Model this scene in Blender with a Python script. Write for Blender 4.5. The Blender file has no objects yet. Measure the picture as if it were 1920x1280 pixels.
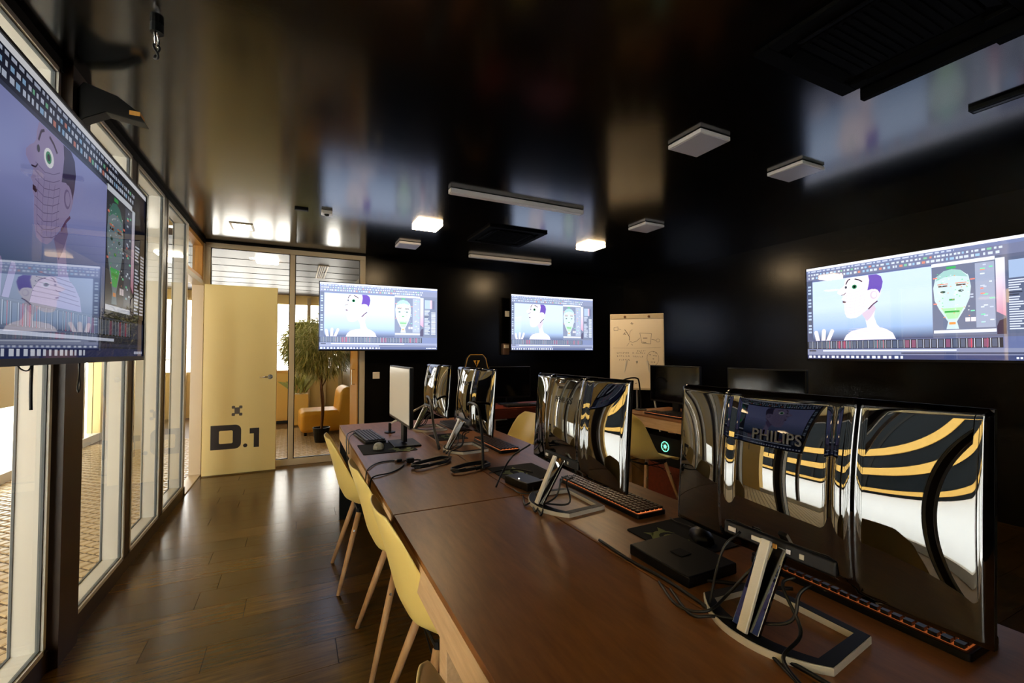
import bpy, bmesh, math, random
from mathutils import Vector, Matrix
R = math.radians
random.seed(7)
SC = bpy.context.scene
COL = SC.collection

# ------------------------------------------------------------------ camera, world, exposure
cam = bpy.data.cameras.new('camera'); camo = bpy.data.objects.new('camera', cam); COL.objects.link(camo)
F = 830.0
YAW = math.atan(405 / F); PITCH = math.atan(22 / F); CH = 1.344
cam.sensor_width = 36; cam.lens = F / 1920 * 36; cam.clip_start = .02; cam.clip_end = 200
camo.location = (0, 0, CH); camo.rotation_euler = (R(90) + PITCH, 0, -YAW)
SC.camera = camo
w = bpy.data.worlds.new('world'); SC.world = w; w.use_nodes = True
bg = w.node_tree.nodes['Background']
bg.inputs['Color'].default_value = (1, .965, .90, 1); bg.inputs['Strength'].default_value = 9.5
SC.view_settings.view_transform = 'Standard'; SC.view_settings.look = 'None'
SC.view_settings.exposure = .22; SC.view_settings.gamma = 1; SC.view_settings.use_curve_mapping = False
SC.cycles.use_denoising = True
SC.cycles.transparent_max_bounces = 24
SC.cycles.sample_clamp_indirect = 6
SC.cycles.caustics_reflective = False

# ------------------------------------------------------------------ materials
def lin(c):
    return tuple((v / 255 / 12.92 if v / 255 <= .04045 else ((v / 255 + .055) / 1.055) ** 2.4) for v in c)
def mat(name, rgb, rough=.5, metal=0, spec=.5, coat=0, emit=None, es=0, bump=0, bscale=200, vary=0, vscale=3):
    m = bpy.data.materials.new(name); m.use_nodes = True
    nt = m.node_tree; b = nt.nodes['Principled BSDF']
    c = rgb if max(rgb) <= 1 else lin(rgb)
    b.inputs['Base Color'].default_value = (*c, 1); b.inputs['Roughness'].default_value = rough
    b.inputs['Metallic'].default_value = metal; b.inputs['Specular IOR Level'].default_value = spec
    b.inputs['Coat Weight'].default_value = coat; b.inputs['Coat Roughness'].default_value = .04
    if emit:
        b.inputs['Emission Color'].default_value = (*emit, 1); b.inputs['Emission Strength'].default_value = es
    if vary or bump:
        tc = nt.nodes.new('ShaderNodeTexCoord'); n = nt.nodes.new('ShaderNodeTexNoise')
        n.inputs['Scale'].default_value = vscale; n.inputs['Detail'].default_value = 4
        nt.links.new(tc.outputs['Object'], n.inputs['Vector'])
        if vary:
            mr = nt.nodes.new('ShaderNodeMapRange'); mr.inputs['To Min'].default_value = 1 - vary; mr.inputs['To Max'].default_value = 1 + vary
            nt.links.new(n.outputs['Fac'], mr.inputs['Value'])
            h = nt.nodes.new('ShaderNodeHueSaturation'); h.inputs['Color'].default_value = (*c, 1)
            nt.links.new(mr.outputs['Result'], h.inputs['Value']); nt.links.new(h.outputs['Color'], b.inputs['Base Color'])
        if bump:
            n2 = nt.nodes.new('ShaderNodeTexNoise'); n2.inputs['Scale'].default_value = bscale
            nt.links.new(tc.outputs['Object'], n2.inputs['Vector'])
            bp = nt.nodes.new('ShaderNodeBump'); bp.inputs['Strength'].default_value = bump; bp.inputs['Distance'].default_value = .002
            nt.links.new(n2.outputs['Fac'], bp.inputs['Height']); nt.links.new(bp.outputs['Normal'], b.inputs['Normal'])
    return m
def wood(name, c1, c2, rough=.3, stretch=(2, 14, 14), spec=.5, per_object=False, coat=0):
    m = mat(name, c1, rough, spec=spec, coat=coat); nt = m.node_tree; b = nt.nodes['Principled BSDF']
    tc = nt.nodes.new('ShaderNodeTexCoord'); mp = nt.nodes.new('ShaderNodeMapping'); mp.inputs['Scale'].default_value = stretch
    n = nt.nodes.new('ShaderNodeTexNoise'); n.inputs['Scale'].default_value = 3; n.inputs['Detail'].default_value = 8; n.inputs['Roughness'].default_value = .65
    cr = nt.nodes.new('ShaderNodeValToRGB')
    cr.color_ramp.elements[0].position = .3; cr.color_ramp.elements[1].position = .72
    cr.color_ramp.elements[0].color = (*lin(c1), 1); cr.color_ramp.elements[1].color = (*lin(c2), 1)
    nt.links.new(tc.outputs['Object'], mp.inputs['Vector']); nt.links.new(mp.outputs['Vector'], n.inputs['Vector'])
    nt.links.new(n.outputs['Fac'], cr.inputs['Fac'])
    out = cr.outputs['Color']
    if per_object:
        oi = nt.nodes.new('ShaderNodeObjectInfo'); mr = nt.nodes.new('ShaderNodeMapRange')
        mr.inputs['To Min'].default_value = .7; mr.inputs['To Max'].default_value = 1.25
        h = nt.nodes.new('ShaderNodeHueSaturation')
        nt.links.new(oi.outputs['Random'], mr.inputs['Value']); nt.links.new(mr.outputs['Result'], h.inputs['Value'])
        nt.links.new(out, h.inputs['Color']); out = h.outputs['Color']
        ad = nt.nodes.new('ShaderNodeVectorMath'); ad.operation = 'ADD'
        mu = nt.nodes.new('ShaderNodeVectorMath'); mu.operation = 'SCALE'; mu.inputs['Scale'].default_value = 37
        cb = nt.nodes.new('ShaderNodeCombineXYZ')
        nt.links.new(oi.outputs['Random'], cb.inputs[0]); nt.links.new(oi.outputs['Random'], cb.inputs[1])
        nt.links.new(cb.outputs[0], mu.inputs[0]); nt.links.new(mu.outputs[0], ad.inputs[1]); nt.links.new(mp.outputs['Vector'], ad.inputs[0])
        nt.links.new(ad.outputs[0], n.inputs['Vector'])
    nt.links.new(out, b.inputs['Base Color'])
    bp = nt.nodes.new('ShaderNodeBump'); bp.inputs['Strength'].default_value = .15; bp.inputs['Distance'].default_value = .001
    nt.links.new(n.outputs['Fac'], bp.inputs['Height']); nt.links.new(bp.outputs['Normal'], b.inputs['Normal'])
    return m
def glassmat(name, tint=(.96, .98, .97), refl=1.0):
    m = bpy.data.materials.new(name); m.use_nodes = True; nt = m.node_tree; nt.nodes.clear()
    o = nt.nodes.new('ShaderNodeOutputMaterial'); mx = nt.nodes.new('ShaderNodeMixShader')
    t = nt.nodes.new('ShaderNodeBsdfTransparent'); t.inputs['Color'].default_value = (*tint, 1)
    g = nt.nodes.new('ShaderNodeBsdfGlossy'); g.inputs['Roughness'].default_value = 0.0
    f = nt.nodes.new('ShaderNodeFresnel'); f.inputs['IOR'].default_value = 1.5
    ml = nt.nodes.new('ShaderNodeMath'); ml.operation = 'MULTIPLY'; ml.inputs[1].default_value = refl
    geo = nt.nodes.new('ShaderNodeNewGeometry')
    bf = nt.nodes.new('ShaderNodeMath'); bf.operation = 'SUBTRACT'; bf.inputs[0].default_value = 1
    m2 = nt.nodes.new('ShaderNodeMath'); m2.operation = 'MULTIPLY'
    nt.links.new(geo.outputs['Backfacing'], bf.inputs[1])
    nt.links.new(f.outputs[0], ml.inputs[0]); nt.links.new(ml.outputs[0], m2.inputs[0]); nt.links.new(bf.outputs[0], m2.inputs[1])
    nt.links.new(m2.outputs[0], mx.inputs[0])
    nt.links.new(t.outputs[0], mx.inputs[1]); nt.links.new(g.outputs[0], mx.inputs[2]); nt.links.new(mx.outputs[0], o.inputs[0])
    return m
def screenmat(name, strength):
    m = mat(name, (.004, .004, .005), .02, spec=1.0); nt = m.node_tree; b = nt.nodes['Principled BSDF']
    a = nt.nodes.new('ShaderNodeAttribute'); a.attribute_name = 'Col'
    nt.links.new(a.outputs['Color'], b.inputs['Emission Color']); b.inputs['Emission Strength'].default_value = strength
    return m
def printmat(name, rough=.6):
    m = mat(name, (.5, .5, .5), rough); nt = m.node_tree
    a = nt.nodes.new('ShaderNodeAttribute'); a.attribute_name = 'Col'
    nt.links.new(a.outputs['Color'], nt.nodes['Principled BSDF'].inputs['Base Color']); return m

M = dict(
    black_wall=mat('black_wall_paint', (.0018, .0016, .0015), .24, spec=.25, bump=.25, bscale=60),
    ceiling=mat('black_satin_ceiling', (.002, .002, .002), .15, spec=.8, bump=.06, bscale=25),
    slab=mat('subfloor', (.008, .006, .004), .6),
    plank=wood('dark_laminate', (66, 44, 14), (104, 74, 24), .24, (1.2, 16, 16), per_object=True, spec=.6),
    gasketgrey=mat('grey_gasket', (84, 90, 92), .5),
    white=mat('white_lacquered_frame', (212, 208, 198), .4),
    cream=mat('cream_aluminium_trim', (206, 190, 160), .4),
    bronze=mat('dark_bronze_mullion', (58, 40, 24), .4, spec=.5),
    black=mat('black_plastic', (.003, .003, .0035), .4, spec=.3),
    black_matte=mat('black_matte', (.004, .004, .004), .7, spec=.2),
    steel_black=mat('black_powder_coat', (.003, .003, .003), .5, spec=.25),
    cassette=mat('black_matt_cassette', (.0015, .0015, .0015), .8, spec=.06),
    gloss=mat('glossy_black_shell', (.001, .001, .001), .012, spec=.9),
    alum=mat('brushed_aluminium', (236, 232, 222), .35, metal=.15, bump=.1, bscale=300),
    yellow=mat('yellow_plastic_shell', (248, 222, 134), .36, spec=.5),
    door=mat('yellow_door_lacquer', (255, 236, 166), .32, spec=.5),
    decal=mat('grey_black_vinyl', (50, 44, 42), .35),
    decal2=mat('grey_vinyl', (96, 88, 80), .4),
    beech=wood('beech_leg', (196, 150, 104), (222, 182, 136), .45, (14, 14, 2)),
    desk=wood('brown_desk_laminate', (126, 78, 36), (162, 104, 52), .36, (14, 2, 14), spec=.5),
    edge=wood('light_desk_edge', (208, 170, 128), (234, 200, 158), .45, (20, 2, 20)),
    paper=mat('cream_paper', (250, 238, 218), .7),
    lampwhite=mat('white_lamp_body', (226, 224, 226), .4),
    lampoff=mat('unlit_opal_diffuser', (196, 194, 204), .3, spec=.5),
    lampon=mat('lit_opal_diffuser', (1, .9, .7), .4, emit=(1, .70, .38), es=62),
    lampcool=mat('lit_recessed_diffuser', (1, 1, 1), .4, emit=(1, .88, .66), es=26),
    tile=mat('beige_ribbed_tile', (192, 168, 130), .33, spec=.5, vary=.12, vscale=9),
    joint=mat('brown_tile_ground', (92, 70, 44), .5),
    snow=mat('snow', (.9, .92, .95), .7),
    facadedark=mat('facade_dark_glass', (.006, .009, .012), .3, spec=.12),
    facadeyellow=mat('facade_yellow_louvre', (226, 180, 88), .5),
    leather=mat('mustard_upholstery', (240, 180, 60), .45, bump=.3, bscale=120),
    leaf=mat('narrow_leaf_green', (150, 156, 84), .45, vary=.5, vscale=60),
    leaf2=mat('narrow_leaf_pale', (206, 202, 146), .45, vary=.3, vscale=60),
    bark=mat('brown_bark', (110, 74, 44), .8, bump=.5, bscale=80),
    beige=mat('beige_plaster', (232, 208, 150), .6),
    ochre=mat('ochre_plaster', (236, 196, 116), .6),
    wood_y=wood('honey_wood', (190, 132, 50), (214, 158, 74), .5, (14, 14, 2)),
    padblack=mat('black_cloth_pad', (.007, .007, .007), .8, spec=.2),
    key=mat('black_keycap', (.012, .012, .014), .35),
    keygrey=mat('grey_key_top', (58, 58, 64), .4),
    orangeglow=mat('orange_backlight', (.3, .06, .01), .5, emit=(1, .25, .07), es=.7),
    orangefaint=mat('faint_orange_backlight', (.1, .02, .005), .5, emit=(1, .22, .05), es=.22),
    greenglow=mat('green_fan_ring', (.1, .6, .4), .5, emit=(.2, .9, .6), es=1.3),
    redled=mat('red_led', (.5, 0, 0), .5, emit=(1, .05, .03), es=2),
    rubber=mat('black_cable_rubber', (.007, .007, .007), .42, spec=.5),
    redwood=wood('red_brown_desk_laminate', (96, 34, 20), (128, 50, 28), .45, (2, 14, 14)),
    chrome=mat('chrome', (.75, .75, .75), .15, metal=1),
    mousegrey=mat('pale_mouse_shell', (190, 186, 170), .3),
    grille=mat('dark_grille', (.03, .026, .02), .5),
    glass=glassmat('window_glass'), glass2=glassmat('partition_glass', (.95, .95, .93)),
    printed=printmat('printed_ink'),
)

for n_ in ('gloss',): M[n_].node_tree.nodes['Principled BSDF'].inputs['IOR'].default_value = 1.8
# ------------------------------------------------------------------ mesh helpers
class MB:
    def __init__(s): s.v = []; s.f = []; s.c = None
    def add(s, vs, fs):
        n = len(s.v); s.v += [tuple(v) for v in vs]; s.f += [tuple(i + n for i in f) for f in fs]; return s
    def box(s, x0, y0, z0, x1, y1, z1):
        return s.add([(x0, y0, z0), (x1, y0, z0), (x1, y1, z0), (x0, y1, z0), (x0, y0, z1), (x1, y0, z1), (x1, y1, z1), (x0, y1, z1)],
                     [(0, 3, 2, 1), (4, 5, 6, 7), (0, 1, 5, 4), (1, 2, 6, 5), (2, 3, 7, 6), (3, 0, 4, 7)])
    def obox(s, c, d, u, w_, hw, hh):
        """bar from c along vector d; u,w_ unit cross axes with half sizes hw, hh"""
        c = Vector(c); d = Vector(d); u = Vector(u).normalized() * hw; w_ = Vector(w_).normalized() * hh
        vs = [c - u - w_, c + u - w_, c + u + w_, c - u + w_]; vs += [p + d for p in vs]
        return s.add(vs, [(0, 3, 2, 1), (4, 5, 6, 7), (0, 1, 5, 4), (1, 2, 6, 5), (2, 3, 7, 6), (3, 0, 4, 7)])
    def prism(s, poly, a0, a1, axis='z'):
        def P(p, a): return {'z': (p[0], p[1], a), 'y': (p[0], a, p[1]), 'x': (a, p[0], p[1])}[axis]
        n = len(poly)
        return s.add([P(p, a0) for p in poly] + [P(p, a1) for p in poly],
                     [tuple(range(n))[::-1], tuple(range(n, 2 * n))] + [(i, (i + 1) % n, n + (i + 1) % n, n + i) for i in range(n)])
    def tube(s, pts, r, n=8, closed=False, cap=True):
        pts = [Vector(p) for p in pts]; m = len(pts); rs = r if isinstance(r, (list, tuple)) else [r] * m
        ring = []; up = Vector((0, 0, 1)); prev = None
        for i, p in enumerate(pts):
            if closed: t = pts[(i + 1) % m] - pts[i - 1]
            else: t = pts[min(i + 1, m - 1)] - pts[max(i - 1, 0)]
            t.normalize()
            a = prev if prev is not None else (Vector((1, 0, 0)) if abs(t.z) > .9 else up)
            a = (a - t * a.dot(t))
            if a.length < 1e-5: a = Vector((0, 1, 0)) - t * t.y
            a.normalize(); prev = a; b = t.cross(a)
            ring.append([p + (a * math.cos(2 * math.pi * k / n) + b * math.sin(2 * math.pi * k / n)) * rs[i] for k in range(n)])
        vs = [v for q in ring for v in q]; fs = []
        for i in range(m if closed else m - 1):
            j = (i + 1) % m
            for k in range(n): fs.append((i * n + k, i * n + (k + 1) % n, j * n + (k + 1) % n, j * n + k))
        if cap and not closed: fs += [tuple(range(n))[::-1], tuple(range((m - 1) * n, m * n))]
        return s.add(vs, fs)
    def lathe(s, prof, c=(0, 0, 0), n=24):
        vs = []; fs = []; m = len(prof)
        for r, z in prof:
            for k in range(n): vs.append((c[0] + r * math.cos(2 * math.pi * k / n), c[1] + r * math.sin(2 * math.pi * k / n), c[2] + z))
        for i in range(m - 1):
            for k in range(n): fs.append((i * n + k, i * n + (k + 1) % n, (i + 1) * n + (k + 1) % n, (i + 1) * n + k))
        fs += [tuple(range(n))[::-1], tuple(range((m - 1) * n, m * n))]
        return s.add(vs, fs)
    def grid(s, P):
        a = len(P); b = len(P[0])
        return s.add([p for q in P for p in q], [(i * b + j, (i + 1) * b + j, (i + 1) * b + j + 1, i * b + j + 1) for i in range(a - 1) for j in range(b - 1)])
    def build(s, name, m, parent=None, bevel=0, smooth=False, kind=None, loc=None, rot=None, seg=2, fixn=True):
        me = bpy.data.meshes.new(name); me.from_pydata(s.v, [], s.f)
        if fixn and len(s.f) < 60000:
            bm = bmesh.new(); bm.from_mesh(me); bmesh.ops.recalc_face_normals(bm, faces=bm.faces); bm.to_mesh(me); bm.free()
        me.materials.append(M[m] if isinstance(m, str) else m)
        if smooth: me.shade_smooth()
        o = bpy.data.objects.new(name, me); COL.objects.link(o)
        if parent: o.parent = parent
        if loc: o.location = loc
        if rot: o.rotation_euler = rot
        if bevel:
            b = o.modifiers.new('bevel', 'BEVEL'); b.width = bevel; b.segments = seg; b.limit_method = 'ANGLE'; b.harden_normals = False
            if not smooth:
                me.shade_smooth(); b.harden_normals = True
        if kind: o['kind'] = kind
        return o
def box(*a): return MB().box(*a)
def thing(name, label, cat, loc=(0, 0, 0), rz=0, group=None):
    o = bpy.data.objects.new(name, None); COL.objects.link(o); o.location = loc; o.rotation_euler = (0, 0, rz); o.empty_display_size = .1
    o['label'] = label; o['category'] = cat
    if group: o['group'] = group
    return o
def struct(name, loc=(0, 0, 0)):
    o = bpy.data.objects.new(name, None); COL.objects.link(o); o.location = loc; o['kind'] = 'structure'; return o
def tag(o, label, cat, group=None):
    o['label'] = label; o['category'] = cat
    if group: o['group'] = group
    return o
def kids(o): return [c for c in bpy.data.objects if c.parent == o]
def copy_tree(o, parent=None):
    c = o.copy(); COL.objects.link(c)
    if parent: c.parent = parent
    for k in kids(o): copy_tree(k, c)
    return c
def arc(cx, cy, r, a0, a1, n=8):
    return [(cx + r * math.cos(R(a0 + (a1 - a0) * i / n)), cy + r * math.sin(R(a0 + (a1 - a0) * i / n))) for i in range(n + 1)]
def smooth_path(pts, n=8):
    P = [Vector(p) for p in pts]; P = [P[0] * 2 - P[1]] + P + [P[-1] * 2 - P[-2]]; out = []
    for i in range(1, len(P) - 2):
        for k in range(n):
            t = k / n; a, b, c, d = P[i - 1:i + 3]
            out.append(.5 * ((2 * b) + (c - a) * t + (2 * a - 5 * b + 4 * c - d) * t * t + (3 * b - a - 3 * c + d) * t ** 3))
    out.append(P[-2]); return out
def rr(x0, y0, x1, y1, r, n=4):
    return arc(x1 - r, y1 - r, r, 0, 90, n) + arc(x0 + r, y1 - r, r, 90, 180, n) + arc(x0 + r, y0 + r, r, 180, 270, n) + arc(x1 - r, y0 + r, r, 270, 360, n)
def sm(a, b, x):
    t = max(0, min(1, (x - a) / (b - a))); return t * t * (3 - 2 * t)

# ------------------------------------------------------------------ flat print on a plane
class Print:
    """coloured flat polygons in a plane: local x to the right, z up, facing -y; every layer sits .12 mm nearer"""
    def __init__(s, W, H): s.W, s.H = W, H; s.v = []; s.f = []; s.c = []; s.l = 0
    def layer(s): s.l += 1
    def poly(s, pts, col):
        n = len(s.v); y = -s.l * .00015
        for u, v in pts: s.v.append(((u - .5) * s.W, y, v * s.H))
        s.f.append(tuple(range(n, n + len(pts))))
        cs = col if isinstance(col[0], (tuple, list)) else [col] * len(pts)
        s.c.append([lin(c) for c in cs])
    def rect(s, u0, v0, u1, v1, col): s.poly([(u0, v0), (u1, v0), (u1, v1), (u0, v1)], col)
    def line(s, pts, w_, col, closed=False):
        asp = s.W / s.H
        P = [(p[0] * asp, p[1]) for p in pts]; m = len(P)
        for i in range(m if closed else m - 1):
            a = P[i]; b = P[(i + 1) % m]; d = math.hypot(b[0] - a[0], b[1] - a[1]) or 1
            nx, ny = -(b[1] - a[1]) / d * w_ / 2, (b[0] - a[0]) / d * w_ / 2
            s.poly([((a[0] + nx) / asp, a[1] + ny), ((b[0] + nx) / asp, b[1] + ny), ((b[0] - nx) / asp, b[1] - ny), ((a[0] - nx) / asp, a[1] - ny)], col)
    def ell(s, u, v, ru, rv, col, n=14): s.poly([(u + ru * math.cos(2 * math.pi * i / n), v + rv * math.sin(2 * math.pi * i / n)) for i in range(n)], col)
    def build(s, name, m, parent, loc=(0, 0, 0), rot=None):
        me = bpy.data.meshes.new(name); me.from_pydata(s.v, [], s.f)
        at = me.color_attributes.new('Col', 'FLOAT_COLOR', 'CORNER'); k = 0
        for p, cs in zip(me.polygons, s.c):
            for c, li in zip(cs, p.loop_indices): at.data[li].color = (*c, 1)
        me.materials.append(M[m] if isinstance(m, str) else m)
        o = bpy.data.objects.new(name, me); COL.objects.link(o); o.parent = parent; o.location = loc
        if rot: o.rotation_euler = rot
        return o

# ================================================================== STRUCTURE
H = 2.62; XL = -.93; XR = 5.06; YB = 6.0; YF = -3.2
fl = struct('floor')
box(XL, YF, -.06, XR, YB, -.012).build('subfloor', 'slab', fl)
pk = None; PW = .19; random.seed(3)
for r in range(-4, 32):
    y0 = YB - (32 - r) * PW + .08
    x = XL - random.random() * 1.1
    while x < XR:
        x1 = x + 1.28; a, b = max(x, XL), min(x1, XR)
        if b - a > .05 and y0 > -.7:
            o = box(0, 0, -.012, b - a - .0025, PW - .0025, 0).build('plank', 'plank', fl, loc=(a, y0, 0))
        x = x1
box(XL, YF, -.012, XR, -.62, -.0005).build('floor_behind_camera', 'plank', fl)
box(XL - .1, YF, H, XR + .1, YB + .05, H + .05).build('ceiling', 'ceiling', kind='structure')
box(XR, YF, -.1, XR + .1, YB, H).build('wall_right', 'black_wall', kind='structure')
box(XL, YF - .1, -.1, XR, YF, H).build('wall_front', 'black_wall', kind='structure')
box(.80, YB, -.1, XR, YB + .1, H).build('wall_back', 'black_wall', kind='structure')
box(.80, YB - .012, 0, XR, YB, .08).build('baseboard_back', 'black', kind='structure')

# left window wall ---------------------------------------------------
wl = struct('wall_left')
box(XL - .12, YF, -.02, XL, 5.15, .085).build('sill_plinth', 'bronze', wl)
box(XL - .12, YF, 2.575, XL, YB, H).build('head_rail', 'black_matte', wl)
bays = [(2.80, 3.50), (3.60, 4.26), (4.36, 5.06), (1.83, 2.56), (1.03, 1.76), (.23, .96), (-.57, .16), (-1.37, -.64), (-2.17, -1.44), (-3.1, -2.24)]
edges = sorted([b for q in bays for b in q])
for i in range(1, len(edges) - 1, 2):
    a, b = edges[i], edges[i + 1]
    if a > 2.5 and b < 2.9: continue
    box(XL - .09, a + .004, .085, XL - .004, b - .004, 2.575).build('mullion', 'bronze', wl)
col = box(XL - .10, 2.585, 0, XL + .03, 2.775, H).build('trim_1', 'bronze', kind='structure')
for i, (a, b) in enumerate(bays):
    wn = struct('window_%d' % (i + 1), (XL, a, 0))
    L = b - a; z0, z1 = .085, 2.575; D = .11; t = .022
    fr = MB()
    for q in ((0, z0, L, z0 + t), (0, z1 - t, L, z1), (0, z0, t, z1), (L - t, z0, L, z1)):
        fr.box(-D, q[0], q[1], 0, q[2], q[3])
    fr.build('window_frame', 'white', wn, bevel=.0015)
    g = MB()
    for q in ((t, z0 + t, L - t, z0 + t + .006), (t, z1 - t - .006, L - t, z1 - t), (t, z0 + t, t + .006, z1 - t), (L - t - .006, z0 + t, L - t, z1 - t)):
        g.box(-.024, q[0], q[1], -.010, q[2], q[3]); g.box(-D + .004, q[0], q[1], -D + .012, q[2], q[3])
    g.build('gasket', 'gasketgrey', wn)
    box(-.020, t, z0 + t, -.014, L - t, z1 - t).build('pane', 'glass', wn)
# doorway at the far end of the left wall
dw = struct('door_1', (XL, 5.06, 0))
f_ = MB()
f_.box(-.11, .005, 0, 0, .055, 2.575); f_.box(-.11, .86, 0, 0, .935, 2.575); f_.box(-.11, .055, 2.10, 0, .86, 2.15)
f_.build('door_frame', 'cream', dw, bevel=.002)
f_ = MB()
for q in ((.055, 2.15, .86, 2.19), (.055, 2.53, .86, 2.575), (.055, 2.19, .10, 2.53), (.815, 2.19, .86, 2.53)): f_.box(-.10, q[0], q[1], -.01, q[2], q[3])
f_.build('transom_frame', 'wood_y', dw)
box(-.05, .10, 2.19, -.044, .815, 2.53).build('pane', 'glass', dw)
box(-.11, .055, -.005, 0, .86, .012).build('threshold', 'cream', dw)

# yellow door leaf, standing open in front of the partition -----------
dl = thing('door', 'open yellow door leaf with D.1 in black, in front of glass partition', 'door', (-.905, 5.80, 0))
box(0, 0, .012, .705, .042, 2.10).build('door_leaf', 'door', dl, bevel=.002)
box(.7055, .004, .012, .7085, .038, 2.10).build('edge_strip', 'wood_y', dl)
def decal(name, polys, m='decal'):
    mb = MB()
    for p in polys: mb.prism(p, -.0012, -.0002, 'y')
    return mb.build(name, m, dl)
def RD(x0, z0, x1, z1, r, corners):  # rounded rect, corners = set of 'br','tr','tl','bl'
    P = []
    P += arc(x1 - r, z1 - r, r, 0, 90, 6) if 'tr' in corners else [(x1, z1)]
    P += arc(x0 + r, z1 - r, r, 90, 180, 6) if 'tl' in corners else [(x0, z1)]
    P += arc(x0 + r, z0 + r, r, 180, 270, 6) if 'bl' in corners else [(x0, z0)]
    P += arc(x1 - r, z0 + r, r, 270, 360, 6) if 'br' in corners else [(x1, z0)]
    return P
X0, Z0, X1, Z1 = .078, .285, .365, .55
mb = MB()
out = RD(X0, Z0, X1, Z1, .06, {'tr', 'br'}); inn = RD(X0 + .078, Z0 + .062, X1 - .080, Z1 - .060, .014, {'tr', 'tl', 'bl', 'br'})
# ring built as triangulated strip: match by angle
def ringmesh(mb, out, inn, y0, y1, n=48):
    cx = (X0 + X1) / 2; cz = (Z0 + Z1) / 2
    def hit(poly, a):
        dx, dz = math.cos(a), math.sin(a); best = None
        for i in range(len(poly)):
            p, q = poly[i], poly[(i + 1) % len(poly)]
            ex, ez = q[0] - p[0], q[1] - p[1]; den = dx * ez - dz * ex
            if abs(den) < 1e-9: continue
            t = ((p[0] - cx) * ez - (p[1] - cz) * ex) / den; u = ((p[0] - cx) * dz - (p[1] - cz) * dx) / den
            if t > 0 and -1e-6 <= u <= 1 + 1e-6: best = t if best is None else max(best, t)
        return (cx + dx * best, cz + dz * best)
    angs = sorted(set([2 * math.pi * i / n for i in range(n)] + [math.atan2(p[1] - cz, p[0] - cx) % (2 * math.pi) for p in out + inn]))
    vs = []; fs = []; m = len(angs)
    for a in angs:
        o_, i_ = hit(out, a), hit(inn, a)
        vs += [(o_[0], y0, o_[1]), (i_[0], y0, i_[1]), (o_[0], y1, o_[1]), (i_[0], y1, i_[1])]
    for k in range(m):
        j = (k + 1) % m; a, b = 4 * k, 4 * j
        fs += [(a, a + 1, b + 1, b), (a + 2, b + 2, b + 3, a + 3), (a, b, b + 2, a + 2), (a + 1, a + 3, b + 3, b + 1)]
    mb.add(vs, fs)
ringmesh(mb, out, inn, -.0012, -.0002)
mb.prism(arc(.406, .312, .021, 0, 345, 15), -.0012, -.0002, 'y')
mb.prism([(.447, .50), (.447, .44), (.488, .44), (.488, .285), (.540, .285), (.540, .50)], -.0012, -.0002, 'y')
mb.build('lettering', 'decal', dl)
q = .031
decal('emblem', [RD(.272 + a, .648 + b, .272 + a + q, .648 + b + q, .008, {'tr', 'tl', 'bl', 'br'}) for a in (0, .070) for b in (0, .080)] + [[(.298, .668), (.349, .668), (.349, .740), (.298, .740)]], 'decal2')
hd = MB().lathe([(.001, 0), (.026, 0), (.026, .008), (.001, .008)]).build('rose', 'chrome', dl, loc=(.643, 0, 1.075), rot=(R(90), 0, 0), smooth=False)
MB().tube([(.643, -.005, 1.075), (.643, -.045, 1.075), (.60, -.052, 1.075), (.54, -.052, 1.073)], .009, 10).build('handle', 'chrome', dl, smooth=True)
MB().tube([(.643, .047, 1.075), (.643, .085, 1.075), (.60, .092, 1.075), (.55, .092, 1.073)], .009, 10).build('handle', 'chrome', dl, smooth=True)

# glazed back partition -----------------------------------------------
pt = struct('window_11', (0, YB, 0))
f_ = MB()
f_.box(XL, -.03, 2.545, .80, .05, 2.60); f_.box(XL, -.03, 0, .80, .05, .075)
f_.box(XL, -.03, .075, XL + .05, .05, 2.545); f_.box(.735, -.03, .075, .80, .05, 2.545); f_.box(-.075, -.03, .075, -.018, .05, 2.545)
f_.build('partition_frame', 'cream', pt, bevel=.004)
f_ = MB()
for a, b in ((XL + .05, -.075), (-.018, .735)):
    for q in ((a, .075, b, .083), (a, 2.537, b, 2.545), (a, .083, a + .008, 2.537), (b - .008, .083, b, 2.537)): f_.box(q[0], -.008, q[1], q[2], .028, q[3])
f_.build('gasket', 'black', pt)
box(XL + .055, .008, .08, -.08, .014, 2.54).build('pane', 'glass2', pt)
box(-.013, .008, .08, .73, .014, 2.54).build('pane', 'glass2', pt)
box(XL, YB - .03, 2.60, .8, YB + .05, H).build('trim_2', 'black_matte', kind='structure')

# ------------------------------------------------------------------ corridor outside the windows and lounge behind
cf = struct('floor_corridor')
box(-2.9, YF, -.06, XL - .121, 12, -.006).build('corridor_ground', 'joint', cf)
box(XL - .12, YB + .06, -.06, 2.6, 12, -.006).build('lounge_ground', 'joint', cf)
def tiles(x0, y0, x1, y1, name):
    mb = MB(); px, py = .118, .052; j = 0; y = y0
    while y < y1:
        x = x0 + (px / 2 if j % 2 else 0)
        while x < x1:
            a, b, c, d = px * .41, py * .90, px * .33, py * .70
            mb.v += [(x - a, y, -.006), (x, y - b, -.006), (x + a, y, -.006), (x, y + b, -.006), (x - c, y, 0), (x, y - d, 0), (x + c, y, 0), (x, y + d, 0)]
            n = len(mb.v) - 8
            mb.f += [(n + 4, n + 5, n + 6, n + 7), (n, n + 1, n + 5, n + 4), (n + 1, n + 2, n + 6, n + 5), (n + 2, n + 3, n + 7, n + 6), (n + 3, n, n + 4, n + 7)]
            x += px
        y += py; j += 1
    o = mb.build(name, 'tile', cf, fixn=False); o['kind'] = 'stuff'; return o
tiles(-2.68, .6, XL - .14, 8.6, 'ribbed_tiles')
tiles(XL - .10, YB + .08, 2.3, 8.9, 'ribbed_tiles')
box(-2.9, YF, 2.75, XL - .12, 6.0, 2.85).build('ceiling_corridor', 'beige', kind='structure')
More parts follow.
